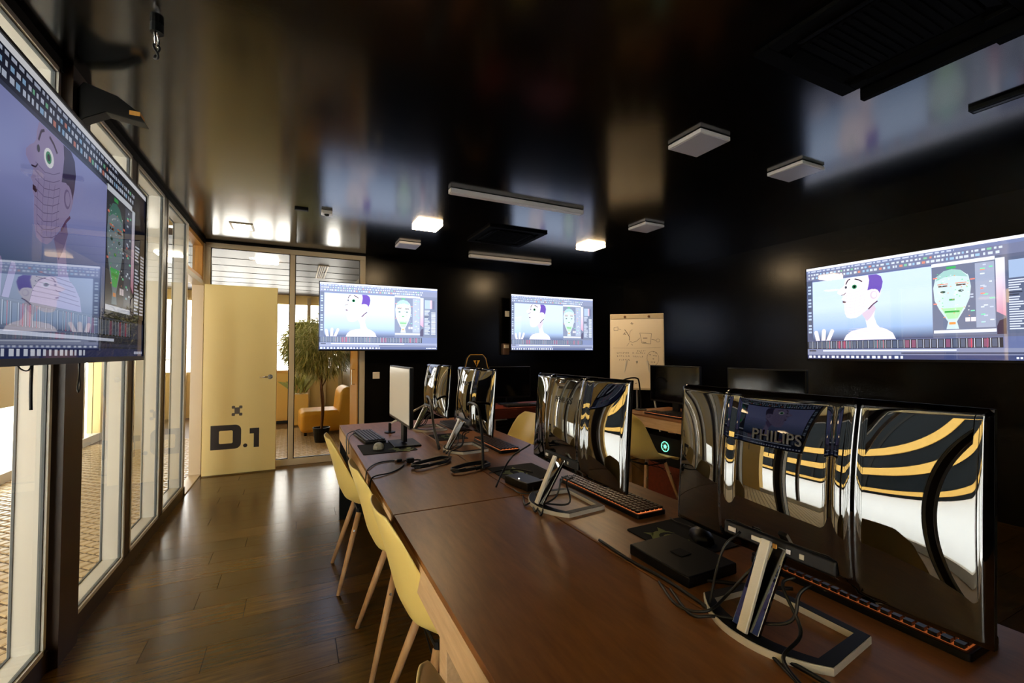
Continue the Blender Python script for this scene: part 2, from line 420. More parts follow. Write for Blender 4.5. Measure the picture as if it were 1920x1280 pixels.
# outer glazing of the corridor: thin dark mullions, low white kerb
ow = struct('wall_outer')
YO = 3.4
box(-2.80, YF, -.06, -2.70, YO, .12).build('kerb', 'white', ow)
box(-2.80, YF, 2.55, -2.70, YO, 2.75).build('head_rail', 'bronze', ow)
for y in (-2.4, -1.2, 0, 1.2, 2.4):
    box(-2.80, y, .12, -2.72, y + .06, 2.55).build('mullion', 'bronze', ow)
# solid cream end of the corridor with low windows
we = struct('wall_corridor')
box(-2.86, YO, 0, -2.70, 5.4, 2.75).build('spandrel', 'ochre', we)
box(-2.86, 5.4, 0, -2.70, 5.62, 2.75).build('pier', 'white', we)
box(-2.86, 5.62, .78, -2.70, 7.3, 2.75).build('spandrel', 'beige', we)
box(-2.86, 5.62, 0, -2.70, 7.3, .10).build('kerb', 'white', we)
box(-2.86, 7.3, 0, -2.66, 7.5, 2.75).build('pier', 'white', we)
box(-2.86, 7.5, 2.1, -2.70, 11.2, 2.75).build('spandrel', 'beige', we)
box(-2.86, 7.5, .12, -2.70, 8.1, 2.1).build('spandrel', 'beige', we)
box(-2.86, 8.95, .12, -2.70, 11.2, 2.1).build('spandrel', 'beige', we)
box(-2.86, 7.5, 0, -2.70, 11.2, .12).build('kerb', 'white', we)
for y in (6.45,): box(-2.84, y, .10, -2.78, y + .04, .78).build('mullion', 'bronze', we)
box(-2.84, 8.4, .12, -2.74, 8.5, 2.1).build('mullion', 'cream', we)
box(-2.80, 5.62, .10, -2.79, 7.3, .78).build('pane', 'glass2', we)
box(-2.80, 8.1, .12, -2.79, 8.95, 2.1).build('pane', 'glass2', we)
# freestanding white pier and low cabinet seen through the second window
box(-2.02, 7.9, 0, -1.86, 8.06, 2.75).build('trim_3', 'white', kind='structure')
# far end wall beyond the lounge
wb = struct('wall_lounge')
box(-2.86, 11.2, 0, 2.4, 11.3, .95).build('parapet', 'beige', wb)
box(-2.86, 11.2, 2.45, 2.4, 11.3, 2.75).build('lintel', 'beige', wb)
for i, x in enumerate((-2.8, -2.1, -1.5, -.95, -.5, -.12, .22, .56, .9, 1.3, 1.7)):
    box(x, 11.1, 0, x + .075, 11.2, 2.6).build('column', 'cream', wb)
box(-.02, 11.22, .95, .56, 11.29, 2.05).build('dark_panel', 'black_matte', wb)
for k in range(2): box(-2.86, 11.21, 1.2 + k * .25, 2.4, 11.25, 1.215 + k * .25).build('blind_slat', 'white', wb)
box(.98, YB + .1, 0, 1.06, 11.2, 2.75).build('wall_lounge_right', mat('olive_panel', (112, 98, 62), .5), kind='structure')
lc = mat('brown_satin_ceiling', (48, 36, 28), .42, spec=.3)
box(-2.9, YB + .06, 2.66, 1.1, 11.3, 2.74).build('ceiling_lounge', lc, kind='structure')
for k in range(8): box(-2.9, YB + .6 + k * .6, 2.655, 1.1, YB + .604 + k * .6, 2.66).build('trim_%d' % (4 + k), 'black', kind='structure')
# snow ground and the building opposite
box(-40, -25, -.12, -2.88, 30, -.08).build('snow_ground', 'snow', kind='structure')
fb = struct('building_opposite', (-15, 0, 0))
box(-.5, -22, -.1, 0, 26, 12).build('dark_glazing', 'facadedark', fb)
for z0_, z1_ in ((.15, .42), (1.55, 2.15), (3.2, 3.8)): box(0, -22, z0_, .25, 26, z1_).build('yellow_band', 'facadeyellow', fb)
for k in range(12): box(0, -21 + 4 * k, -.1, .12, -20.8 + 4 * k, 12).build('mullion', 'steel_black', fb)

# lounge furniture ----------------------------------------------------
lg = thing('lounge_chair', 'armless mustard yellow upholstered lounge chair behind the potted tree', 'chair', (.46, 8.25, 0), R(3))
def cushion(x0, x1, y0, y1, z0, z1, bev, name, mat_='leather'):
    return box(x0, y0, z0, x1, y1, z1).build(name, mat_, lg, bevel=bev, seg=5)
cushion(-.40, .24, -.33, .33, .05, .40, .07, 'seat')
MB().prism([(.10, .09), (.42, .05), (.43, .70), (.36, .78), (.26, .77), (.20, .70), (.17, .42)], -.33, .33, 'y').build('backrest', 'leather', lg, bevel=.05, seg=5)
lf = [box(a - .02, b - .02, 0, a + .02, b + .02, .06).build('leg', 'black', lg) for a in (-.32, .32) for b in (-.25, .25)]
pl = thing('potted_tree', 'bushy narrow-leaved tree in a black pot behind the glass partition', 'plant', (.36, 7.35, 0))
MB().lathe([(.09, 0), (.12, .20), (.125, .22), (.112, .22), (.108, .19)], n=20).build('pot', 'black', pl, smooth=False)
box(-.07, -.07, .185, .07, .07, .192).build('soil', mat('dark_soil', (50, 38, 28), .9), pl)
st = MB(); st.tube(smooth_path([(0, 0, .18), (.01, 0, .5), (-.01, .01, .8), (.01, 0, 1.15)]), .017, 8); st.tube(smooth_path([(.01, .02, .19), (.03, 0, .5), (.0, -.02, .85), (-.05, .02, 1.1)]), .011, 8)
st.tube(smooth_path([(-.012, 0, .8), (.1, 0, 1.05), (.2, .05, 1.35)]), .009, 6); st.tube(smooth_path([(0, 0, .9), (-.1, .05, 1.1), (-.22, 0, 1.4)]), .009, 6)
st.build('trunk', 'bark', pl, smooth=True)
def leaves(n, seed, m):
    rnd = random.Random(seed); mb = MB()
    for i in range(n):
        while 1:
            p = Vector((rnd.uniform(-1, 1), rnd.uniform(-1, 1), rnd.uniform(-1, 1)))
            if .35 < p.length < 1: break
        c = Vector((-.04 + p.x * .50, p.y * .42, 1.46 + p.z * .44))
        d = Vector((p.x * .8 + rnd.uniform(-.6, .6), p.y * .8 + rnd.uniform(-.6, .6), -.55 + rnd.uniform(-.8, .8) + p.z * .5)).normalized()
        L = rnd.uniform(.09, .17); wd = rnd.uniform(.004, .0075)
        s_ = d.cross(Vector((rnd.uniform(-1, 1), rnd.uniform(-1, 1), .3))).normalized() * wd
        dr = Vector((0, 0, -.03))
        a, b, e = c, c + d * L * .5, c + d * L + dr
        mb.add([a, b - s_, e, b + s_, b + s_.cross(d) * .35], [(0, 1, 4), (1, 2, 4), (2, 3, 4), (3, 0, 4)])
    return mb.build('foliage', m, pl, fixn=False, kind='stuff')
leaves(4200, 1, 'leaf'); leaves(3200, 2, 'leaf2')
d2 = thing('open_door', 'open yellow door with tall pull handle right of the potted tree', 'door', (.745, YB + .12, 0))
box(-.02, 0, .01, .02, .85, 2.1).build('door_leaf', 'wood_y', d2, bevel=.002)
MB().tube([(-.02, .25, 1.12), (-.06, .25, 1.12), (-.06, .25, .92), (-.02, .25, .92)], .008, 8).build('handle', 'chrome', d2)
cb = thing('counter', 'yellow counter cabinet between door leaf and partition mullion', 'cabinet', (-.55, 9.6, 0))
box(-.55, 0, .05, .45, .5, .98).build('body', 'facadeyellow', cb, bevel=.004)
box(-.57, -.02, .98, .47, .52, 1.01).build('top', 'wood_y', cb, bevel=.004)
box(-.53, .02, 0, .43, .48, .05).build('plinth', 'black', cb)
for k in range(2): box(-.54 + k * .5, -.012, .08, -.06 + k * .5, 0, .95).build('cabinet_door', 'facadeyellow', cb, bevel=.003)
yp = thing('planter', 'small yellow planter box left of the mustard lounge chair', 'planter', (.08, 9.3, 0))
box(-.14, -.14, 0, .14, .14, .58).build('box', 'facadeyellow', yp, bevel=.01)
mb = MB(); rnd = random.Random(5)
for i in range(26):
    a = rnd.uniform(0, 6.28); t = rnd.uniform(.15, .4)
    p0 = Vector((rnd.uniform(-.08, .08), rnd.uniform(-.08, .08), .56)); p1 = p0 + Vector((math.cos(a) * t, math.sin(a) * t, rnd.uniform(.25, .5))); s_ = Vector((-math.sin(a), math.cos(a), 0)) * .015
    mid = (p0 + p1) / 2 + Vector((0, 0, .1)); mb.add([p0, mid - s_, p1, mid + s_], [(0, 1, 2), (0, 2, 3)])
mb.build('foliage', 'leaf', yp, fixn=False, kind='stuff')
ll = thing('ceiling_light', 'bright rounded lamp on the lounge ceiling seen through the partition glass', 'lamp', (-.38, 7.15, 2.66))
box(-.14, -.12, -.035, .14, .12, 0).build('diffuser', mat('bright_lounge_diffuser', (1, 1, 1), .4, emit=(1, .9, .72), es=55), ll, bevel=.03, seg=3)
t = thing('ceiling_light', 'added unseen lamp behind the yellow door, brightening the lounge', 'lamp', (-1.7, 7.6, 2.66))  # added fill lamp, out of view, to brighten the tree and lounge
box(-.14, -.12, -.035, .14, .12, 0).build('diffuser', 'lampcool', t, bevel=.03, seg=3)
lv = thing('ceiling_vent', 'long white slotted vent on the lounge ceiling above the potted tree', 'vent', (.36, 7.75, 2.655))
f_ = MB()
for q in ((-.07, -.6, -.05, .6), (.05, -.6, .07, .6), (-.05, -.6, .05, -.585), (-.05, .585, .05, .6)): f_.box(q[0], q[1], -.012, q[2], q[3], 0)
f_.build('frame', 'cream', lv)
for k in range(3): box(-.037 + k * .026, -.585, -.01, -.031 + k * .026 + .006, .585, 0).build('slat', 'cream', lv)

# ================================================================== CEILING FITTINGS
def square_light(x, y, on, label, w=.245):
    t = thing('square_light', label, 'lamp', (x, y, H), 0, 'square ceiling lights')
    box(-w / 2, -w / 2, -.028, w / 2, w / 2, -.004).build('body', 'lampon' if on else 'lampwhite', t, bevel=.003)
    box(-w / 2 + .008, -w / 2 + .008, -.031, w / 2 - .008, w / 2 - .008, -.0285).build('diffuser', 'lampon' if on else 'lampoff', t, bevel=.001)
    box(-.08, -.08, -.004, .08, .08, 0).build('mount', 'black', t)
    return t
square_light(2.16, 1.87, 0, 'unlit square ceiling light nearest the camera, large and grey')
square_light(3.10, 1.87, 0, 'unlit square ceiling light at the edge of the blue glow, above the right wall screen')
square_light(3.14, 3.37, 0, 'small unlit square ceiling light right of the lit lamp, above the flip chart')
square_light(1.16, 5.15, 0, 'farthest unlit square ceiling light, below and left of a lit lamp')
square_light(1.16, 4.30, 1, 'lit warm square ceiling light left of the long strip lights')
square_light(3.14, 4.30, 1, 'lit warm square ceiling light right of the ceiling cassette')
def strip(x0, x1, y, label):
    t = thing('strip_light', label, 'lamp', ((x0 + x1) / 2, y, H), 0, 'linear ceiling lights'); L = (x1 - x0) / 2
    box(-L, -.03, -.036, L, .03, -.004).build('body', 'lampwhite', t, bevel=.002)
    box(-L + .004, -.025, -.040, L - .004, .025, -.0365).build('diffuser', 'lampwhite', t)
    box(-L - .006, -.03, -.036, -L - .0005, .03, -.004).build('end_cap', 'white', t); box(L + .0005, -.03, -.036, L + .006, .03, -.004).build('end_cap', 'white', t)
    box(-L * .6, -.01, -.004, L * .6, .01, 0).build('mount', 'black', t)
strip(1.06, 2.28, 3.26, 'long white strip light, the nearer and larger of two')
strip(2.0, 3.2, 5.34, 'thin white strip light, the farther one near the back wall')
def cassette(x, y, label):
    t = thing('air_conditioner', label, 'air conditioner', (x, y, H), 0, 'ceiling cassettes')
    f_ = MB(); a, b = .33, .21
    f_.box(-a, -a, -.022, a, -b - .055, 0); f_.box(-a, b + .055, -.022, a, a, 0); f_.box(-a, -b - .055, -.022, -b - .055, b + .055, 0); f_.box(b + .055, -b - .055, -.022, a, b + .055, 0)
    f_.build('housing', 'cassette', t, bevel=.004)
    box(-b - .055, -b - .055, -.006, b + .055, b + .055, 0).build('recess', 'cassette', t)
    for k in range(4):
        box(-b + .02, -.022, -.003, b - .02, .022, .003).build('flap', 'cassette', t, loc=((b + .03) * math.cos(R(90 * k)), (b + .03) * math.sin(R(90 * k)), -.022), rot=(R(24), 0, R(90 * k + 90)))
    box(-b, -b, -.016, b, b, -.006).build('grille_frame', 'cassette', t, bevel=.003)
    for k in range(13): box(-b + .02, -b + .022 + k * .03, -.02, b - .02, -b + .03 + k * .03, -.016).build('grille_slat', 'cassette', t)
cassette(2.04, 4.33, 'black ceiling cassette air conditioner between the two lit lamps')
cassette(2.06, .88, 'black ceiling cassette air conditioner at the top right, edge catching blue light')
t = thing('slot_vent', 'black slot diffuser crossing the blue glow at the right edge', 'vent', (3.16, .62, H))
box(-.03, -.38, -.02, .03, .38, 0).build('housing', 'black_matte', t); box(-.012, -.37, -.0225, .012, .37, -.0205).build('slot', 'black', t)
t = thing('projector_track', 'thin black metal track beside the near ceiling cassette', 'track', (2.46, .80, H))
box(-.018, -.5, -.05, .018, .36, 0).build('rail', 'cassette', t, bevel=.003); box(-.03, -.48, -.058, .03, -.10, -.051).build('carriage', 'cassette', t)
t = thing('recessed_light', 'small recessed square light glowing over the yellow door', 'lamp', (-.50, 5.17, H))
f_ = MB()
for q in ((-.10, -.13, .10, -.11), (-.10, .11, .10, .13), (-.10, -.11, -.08, .11), (.08, -.11, .10, .11)): f_.box(q[0], q[1], -.008, q[2], q[3], 0)
f_.build('frame', 'cream', t); box(-.08, -.11, -.004, .08, .11, 0).build('diffuser', 'lampcool', t)
box(-.004, -.11, -.007, .004, .11, -.0045).build('louvre', 'cream', t); box(-.08, -.004, -.007, .08, .004, -.0045).build('louvre', 'cream', t)
t = thing('speaker_grille', 'small black oblong ceiling vent beside the smoke detector', 'vent', (.03, 4.30, H))
box(-.055, -.022, -.014, .055, .022, 0).build('housing', 'black_matte', t, bevel=.003)
for k in range(3): box(-.048, -.014 + k * .011, -.0165, .048, -.009 + k * .011, -.0145).build('slat', 'black', t)
t = thing('motion_sensor', 'small white square motion sensor on ceiling near the blue glow', 'sensor', (.235, 4.28, H))
box(-.045, -.045, -.03, .045, .045, 0).build('housing', 'white', t, bevel=.006); MB().lathe([(.022, 0), (.018, -.01), (.004, -.016)], (0, 0, -.03), 14).build('lens', 'black', t, smooth=True)
t = thing('ceiling_hook', 'black ring and hanging loop on a rod at the top left', 'hook', (-.50, 2.12, H))
MB().tube([(0, 0, 0), (0, 0, -.035)], .022, 12).build('rod', 'steel_black', t)
MB().tube([(.0, .026 * math.cos(a), -.058 + .026 * math.sin(a)) for a in [2 * math.pi * i / 20 for i in range(20)]], .0045, 6, closed=True).build('ring', 'chrome', t, smooth=True)
MB().tube([(.008 * math.sin(a * 2), .010 * math.cos(a), -.108 + .028 * math.sin(a)) for a in [2 * math.pi * i / 20 for i in range(20)]], .0045, 6, closed=True).build('loop', 'rubber', t, smooth=True)

# ================================================================== TELEVISIONS
WASH = 0
def tone(k, r_, g_, b_):
    q = [v * k for v in (r_, g_, b_)]; q = [v * (1 - WASH) + w_ * WASH for v, w_ in zip(q, (214, 228, 255))]
    return tuple(max(0, min(255, int(v))) for v in q)
def head_art(P, k, dark=0, mesh_lines=True):
    """viewport picture: man's head in profile on a gradient"""
    def c(r, g, b): return tone(k, r, g, b)
    u0, v0, u1, v1 = .035, .195, .613, .845
    P.layer()
    top = c(196, 216, 250) if not dark else c(150, 156, 214); bot = c(96, 112, 150); vb = c(44, 50, 84)
    vs = [(v1, top), (.55, top), (.32, bot if dark else c(150, 178, 220)), (v0, vb)]
    for (a, ca), (b, cb_) in zip(vs, vs[1:]): P.poly([(u0, b), (u1, b), (u1, a), (u0, a)], [cb_, cb_, ca, ca])
    sk = c(242, 226, 234) if not dark else c(160, 146, 190); sh = c(208, 186, 206) if not dark else c(120, 104, 150); ln = c(214, 198, 216) if not dark else c(112, 98, 140)
    P.layer()
    # hand: three fingers
    for a, b in (((.062, .195), (.052, .285)), ((.093, .195), (.097, .30)), ((.120, .195), (.143, .295))):
        dx = .0115; P.poly([(a[0] - dx, a[1]), (a[0] + dx, a[1]), (b[0] + dx, b[1]), (b[0] + .006, b[1] + .02), (b[0] - .006, b[1] + .02), (b[0] - dx, b[1])], sk)
    # shoulders and neck
    P.poly([(.205, .195), (.218, .245), (.245, .285), (.285, .305), (.325, .318), (.318, .40), (.305, .46), (.365, .50), (.36, .42), (.372, .345), (.385, .315), (.415, .295), (.445, .255), (.458, .195)], sk)
    P.layer()
    P.poly([(.30, .455), (.325, .38), (.345, .42), (.37, .50), (.36, .54)], sh)
    # face outline, looking left and up
    face = [(.223, .842), (.215, .80), (.214, .772), (.205, .752), (.190, .735), (.176, .712), (.176, .690), (.190, .672), (.205, .664), (.203, .640), (.196, .625), (.206, .612), (.203, .590), (.212, .566), (.212, .520), (.214, .475), (.224, .432), (.242, .418), (.270, .420), (.290, .440), (.318, .485), (.346, .535), (.372, .575), (.392, .64), (.400, .72), (.392, .80), (.365, .842)]
    P.poly(face, sk)
    P.layer()
    # hair at the back of the head
    hr = (108, 84, 176) if not dark else c(70, 62, 96)
    P.poly([(.335, .842), (.340, .79), (.336, .74), (.330, .69), (.352, .700), (.372, .690), (.388, .650), (.398, .70), (.404, .76), (.396, .815), (.375, .842)], hr)
    P.layer()
    P.ell(.362, .640, .026, .058, sk); P.layer(); P.ell(.360, .638, .017, .040, sh); P.layer(); P.ell(.362, .640, .012, .030, sk)
    P.line([(.333, .50), (.356, .545), (.378, .575)], .012, (88, 60, 92))
    # brows, eye, nostril, mouth
    bw = (44, 30, 52)
    P.line([(.222, .775), (.232, .815), (.245, .828)], .010, bw); P.line([(.268, .822), (.288, .808), (.305, .785)], .011, bw)
    P.ell(.268, .742, .022, .036, c(250, 250, 255)); P.layer(); P.ell(.266, .742, .013, .023, (50, 130, 90)); P.layer(); P.ell(.266, .742, .007, .013, (6, 12, 12))
    P.ell(.222, .745, .006, .014, c(40, 50, 60)); P.line([(.196, .668), (.212, .672), (.222, .690)], .006, bw)
    P.poly([(.203, .606), (.216, .604), (.222, .592), (.216, .583), (.204, .588)], c(60, 36, 52))
    if mesh_lines:
        for i in range(9):
            z = .45 + i * .030; P.line([(.212 + (0 if i > 2 else .012), z), (.25, z - .012), (.29, z + .004), (.32, z + .03)], .0028, ln)
        for i in range(5): P.line([(.225 + i * .02, .45), (.222 + i * .022, .56), (.226 + i * .024, .66)], .0022, ln)
        for i in range(6): P.line([(.215 + i * .004, .22 + i * .018), (.33, .225 + i * .017), (.448 - i * .010, .22 + i * .018)], .0025, ln)
def tv_screen(W, Hh, k, dark, seed, parent, loc, strength, name):
    P = Print(W, Hh); rnd = random.Random(seed)
    def c(r, g, b): return tone(k, r, g, b)
    base = c(58, 62, 84) if dark else c(86, 96, 140)
    mid = c(30, 32, 46) if dark else c(104, 116, 158)
    P.rect(0, 0, 1, 1, base); P.layer()
    P.rect(0, .975, 1, 1, c(250, 250, 255)); P.rect(0, .945, 1, .975, mid); P.rect(0, .862, 1, .945, c(34, 36, 52) if dark else c(104, 110, 140))
    P.rect(0, .195, .035, .862, c(30, 34, 50) if dark else c(66, 74, 104)); P.rect(.613, .195, 1, .862, c(20, 22, 32) if dark else c(84, 90, 116))
    P.rect(0, .105, .86, .188, c(24, 26, 36)); P.rect(0, 0, 1, .042, c(46, 54, 96)); P.rect(0, .042, 1, .10, c(40, 44, 62) if dark else c(120, 126, 156))
    P.layer()
    x = .01
    while x < .70:  # menu words and icon shelves
        w_ = rnd.uniform(.008, .03); P.rect(x, .953, min(x + w_, .70), .967, c(190, 198, 220)); x += w_ + .008
    for row, (y, h_) in enumerate(((.917, .018), (.878, .022))):
        x = .012
        while x < .86:
            w_ = rnd.uniform(.006, .016); q = rnd.random()
            col_ = c(205, 214, 235) if q < .72 else c(120, 190, 150) if q < .8 else c(210, 130, 110) if q < .88 else c(150, 190, 230)
            P.rect(x, y, x + w_, y + h_, col_); x += w_ + rnd.uniform(.004, .012)
    for i in range(16): P.rect(.008, .82 - i * .036, .026, .84 - i * .036, c(170, 190, 215) if i % 4 else c(70, 80, 100))
    # timeline
    for i in range(31):
        x = .008 + i * .0272; q = rnd.random()
        P.rect(x, .112, x + .017, .182, c(70, 80, 104) if q < .55 else c(120, 66, 96) if q < .8 else c(82, 104, 120))
        P.rect(x + .021, .108, x + .0235, .186, c(200, 206, 224))
        if q > .6: P.rect(x + .010, .108, x + .0125, .186, c(226, 70, 80))
    P.rect(.09, .078, .70, .093, c(214, 220, 240)); P.rect(.01, .078, .05, .093, c(40, 44, 60)); P.rect(.48, .05, .99, .066, c(54, 58, 84))
    for i in range(19): P.rect(.008 + i * .026, .008, .008 + i * .026 + rnd.uniform(.010, .017), .032, c(228, 234, 250))
    for i in range(8): P.rect(.90 + i * .012, .012, .908 + i * .012, .028, c(225, 230, 250))
    head_art(P, k, dark)
    # rig picker window
    P.rect(.613, .215, .84, .83, c(44, 48, 62) if dark else c(96, 104, 130)); P.layer()
    P.rect(.613, .83, .84, .86, c(236, 240, 250)); P.rect(.617, .235, .84, .262, c(228, 232, 246)); P.rect(.773, .275, .838, .82, c(76, 84, 104) if dark else c(150, 160, 184))
    P.poly([(.665, .27), (.672, .335), (.640, .445), (.622, .53), (.618, .64), (.628, .735), (.66, .785), (.69, .795), (.722, .78), (.750, .725), (.758, .63), (.752, .53), (.735, .445), (.705, .335), (.712, .27)], c(196, 216, 218) if not dark else c(120, 140, 150))
    P.layer()
    P.poly([(.628, .70), (.634, .745), (.662, .785), (.69, .795), (.722, .78), (.748, .715), (.70, .735), (.66, .73)], c(150, 194, 188) if not dark else c(60, 120, 110))
    P.poly([(.648, .455), (.730, .455), (.706, .36), (.672, .36)], c(168, 220, 160) if not dark else c(70, 190, 90))
    P.layer()
    for a in (.655, .722):
        P.rect(a - .017, .645, a + .017, .657, c(70, 44, 40)); P.ell(a, .60, .010, .010, c(40, 70, 60)); P.rect(a - .02, .665, a + .02, .672, c(220, 120, 90))
    P.rect(.678, .52, .698, .535, c(60, 150, 70)); P.rect(.66, .415, .715, .43, c(50, 160, 60)); P.rect(.676, .31, .70, .33, c(230, 140, 60)); P.rect(.67, .80, .705, .82, c(50, 170, 80))
    for i in range(60):
        u, v = rnd.uniform(.63, .75), rnd.uniform(.37, .77); P.rect(u, v, u + .005, v + .006, rnd.choice([c(240, 250, 245), c(90, 210, 130), c(240, 150, 90), c(210, 230, 240)]))
    for i in range(26):
        u, v = rnd.choice([.618, .755, .79, .80, .82]), rnd.uniform(.28, .80); P.rect(u, v, u + rnd.uniform(.008, .018), v + .011, rnd.choice([c(214, 224, 236), c(110, 220, 170), c(190, 200, 220), c(240, 130, 110)]))
    for i in range(2): P.rect(.735 + i * .020, .33, .752 + i * .020, .365, c(236, 220, 226))
    # picture strip behind the picker
    P.poly([(.842, .40), (.872, .36), (.872, .84), (.842, .84)], [c(214, 150, 170), c(190, 120, 150), c(220, 232, 246), c(226, 236, 250)])
    P.poly([(.842, .215), (.872, .215), (.872, .345), (.850, .325), (.842, .28)], c(34, 24, 50))
    # channel panel
    P.rect(.878, .22, .992, .835, c(22, 24, 34) if dark else c(78, 86, 112)); P.layer()
    if not dark: P.rect(.884, .665, .945, .81, c(150, 172, 206)); P.rect(.932, .67, .952, .81, c(226, 150, 160)); P.rect(.955, .66, .975, .80, c(60, 60, 90))
    for i in range(21): P.rect(.882, .64 - i * .0195, .882 + rnd.uniform(.03, .055), .650 - i * .0195, c(205, 212, 232) if i not in (5, 6) else c(40, 44, 60))
    for i in range(19): P.rect(.945, .60 - i * .0195, .985, .610 - i * .0195, c(225, 230, 244))
    o = P.build('screen', screenmat(name, strength), parent, loc)
    return o
def television(label, W, Hh, loc, rz, k, dark, strength, seed, mount):
    t = thing('television', label, 'television', loc, rz, 'wall televisions')
    b = .009
    box(-W / 2 - b, .004, -b * 2.2, W / 2 + b, .035, Hh + b).build('housing', 'black', t, bevel=.003)
    f_ = MB()
    for q in ((-W / 2 - b, -b * 2.2, W / 2 + b, 0), (-W / 2 - b, Hh, W / 2 + b, Hh + b), (-W / 2 - b, 0, -W / 2, Hh), (W / 2, 0, W / 2 + b, Hh)): f_.box(q[0], -.003, q[1], q[2], .004, q[3])
    f_.build('bezel', 'black', t)
    box(-W * .3, .035, Hh * .15, W * .3, .062, Hh * .7).build('electronics_cover', 'black_matte', t, bevel=.006)
    tv_screen(W, Hh, k, dark, seed, t, (0, -.0005 if False else .002, 0), strength, 'screen_glow')
    br = MB(); br.box(-.10, .062, Hh * .3, .10, .075, Hh * .62)
    br.box(-.03, .075, Hh * .42, .03, mount - .012, Hh * .50); br.box(-.12, mount - .012, Hh * .28, .12, mount - .001, Hh * .64)
    br.build('wall_bracket', 'steel_black', t)
    return t
WASH = .32  # overexposed look of the two back-wall sets, mixed pale into their colours
# front plane (the screens) at the given distances
television('wall television showing a modelled head, left of two on the back wall', 1.455, .815, (.978, 5.80, 1.392), 0, 1.0, 0, 1.5, 1, .20)
television('smaller-looking wall television showing a modelled head, beside the flip chart', 1.455, .815, (3.545, 5.80, 1.392), 0, 1.0, 0, 1.3, 1, .20)
WASH = .10
t3 = television('large television on the right wall showing a modelled head', 1.585, .892, (4.60, 1.89, 1.292), R(-90), 1.0, 0, 1.2, 1, .46)
WASH = 0
t0 = television('large dim television at the left window wall with reflections', 1.40, .79, (-.665, 2.075, 1.330), R(91.4), .86, 1, .58, 1, .265)
def cable(name, pts, r=.003, label=None, cat='cable', parent=None, group=None, m='rubber', n=8, k=8):
    o = MB().tube(smooth_path(pts, k), r, n).build(name, m, parent, smooth=True)
    if label: tag(o, label, cat, group)
    return o
cable('cable', [(-.30, .03, -.012), (-.33, .03, -.035), (-.37, .03, -.03), (-.40, .03, -.01)], .002, parent=t0)
cable('cable', [(-.31, .03, -.012), (-.312, .03, -.09), (-.308, .03, -.15)], .0042, parent=t0)
cable('strap', [(.025, .03, -.012), (.028, .03, -.06), (.018, .03, -.105), (.027, .03, -.125), (.038, .03, -.105), (.030, .03, -.06), (.032, .03, -.012)], .0028, parent=t0)
t = thing('bracket_arm', 'black arm with a yellowish tip jutting from the dark column at ceiling height', 'bracket', (XL + .03, 2.66, 2.44))
MB().prism([(0, .10), (.02, .135), (.14, .10), (.215, .045), (.245, -.005), (.20, .0), (.10, .015), (.03, -.03), (0, -.06)], -.035, .035, 'y').build('arm', 'steel_black', t, bevel=.004)
box(.185, -.0365, .022, .225, .0365, .042).build('tip', 'wood_y', t)

# ================================================================== WALL PLATES, FLIP CHART
def plate(x, z, w_, h_, label, m='paper'):
    t = thing('wall_switch', label, 'switch', (x, YB, z - h_ / 2))
    box(-w_ / 2, -.010, 0, w_ / 2, 0, h_).build('plate', m, t, bevel=.002); box(-w_ / 2 + .012, -.014, .012, w_ / 2 - .012, -.0105, h_ - .012).build('rocker', m, t, bevel=.002)
plate(.947, 1.055, .088, .088, 'pale square wall switch right of the glass partition')
plate(2.845, 1.935, .07, .085, 'small pale wall thermostat left of the flip chart television')
t = thing('wall_dispenser', 'small brown wall box on back wall above the gaming chair', 'dispenser', (2.80, YB, 1.32))
box(-.055, -.07, 0, .055, 0, .17).build('housing', mat('brown_box', (92, 66, 48), .4), t, bevel=.01); box(-.04, -.073, .10, .04, -.0705, .15).build('label_plate', 'paper', t)

fc = thing('flip_chart', 'white flip chart with pencil sketches beside the far television', 'flip chart', (3.98, 4.46, 0), R(-42))
W, Hb, zb = .665, .96, .895
tl = R(-7)
bd = MB().box(-W / 2 - .01, 0, 0, W / 2 + .01, .018, Hb + .02).build('board', 'paper', fc, loc=(0, 0, zb), rot=(tl, 0, 0), bevel=.003)
box(-W / 2, -.006, 0, W / 2, 0, Hb - .05).build('paper_pad', 'paper', fc, loc=(0, -.0005, zb), rot=(tl, 0, 0))
cl = box(-W / 2 - .005, -.014, Hb - .05, W / 2 + .005, 0, Hb + .012).build('clamp_bar', 'cream', fc, loc=(0, -.0005, zb), rot=(tl, 0, 0), bevel=.003)
for x in (-.15, .155):
    MB().lathe([(.001, 0), (.016, 0), (.014, .016), (.001, .018)], n=16).build('knob', 'bark', fc, loc=(x, -.0165 - (Hb - .02) * 0, 0), rot=(R(90), 0, 0), smooth=False).matrix_parent_inverse = Matrix.Translation((0, 0, 0))
    k_ = [o for o in bpy.data.objects if o.parent == fc][-1]
P = Print(W, Hb); ink = (110, 92, 84); ink2 = (60, 48, 46)
def L(pts, w_=.004, c_=ink, closed=False): P.line(pts, w_, c_, closed)
P.layer()
L([(.06, .83), (.14, .84), (.14, .79), (.06, .79)], closed=True); L([(.14, .815), (.20, .80)])
L([(.27, .80), (.30, .77), (.33, .74), (.36, .70), (.36, .65)], .007, ink2); L([(.24, .73), (.28, .76), (.27, .73), (.30, .74)], .005); L([(.36, .64), (.42, .62), (.50, .64), (.56, .68)], .004)
L([(.38, .89), (.42, .87), (.40, .90), (.44, .88)], .005); L([(.36, .72), (.38, .78), (.42, .80)], .003)
L([(.56, .75), (.78, .74), (.76, .60), (.60, .61)], closed=True); L([(.62, .68), (.70, .68)], .007, ink2); L([(.61, .625), (.68, .615)], .007, ink2); L([(.78, .66), (.86, .65)])
P.line([(.90 + .035 * math.cos(i * .6), .645 + .022 * math.sin(i * .6)) for i in range(11)], .003, ink); L([(.36, .62), (.31, .57)], .003); L([(.40, .60), (.42, .58)], .005, ink2)
L([(.05, .545), (.5, .54), (.95, .55)], .002)
rnd = random.Random(8)
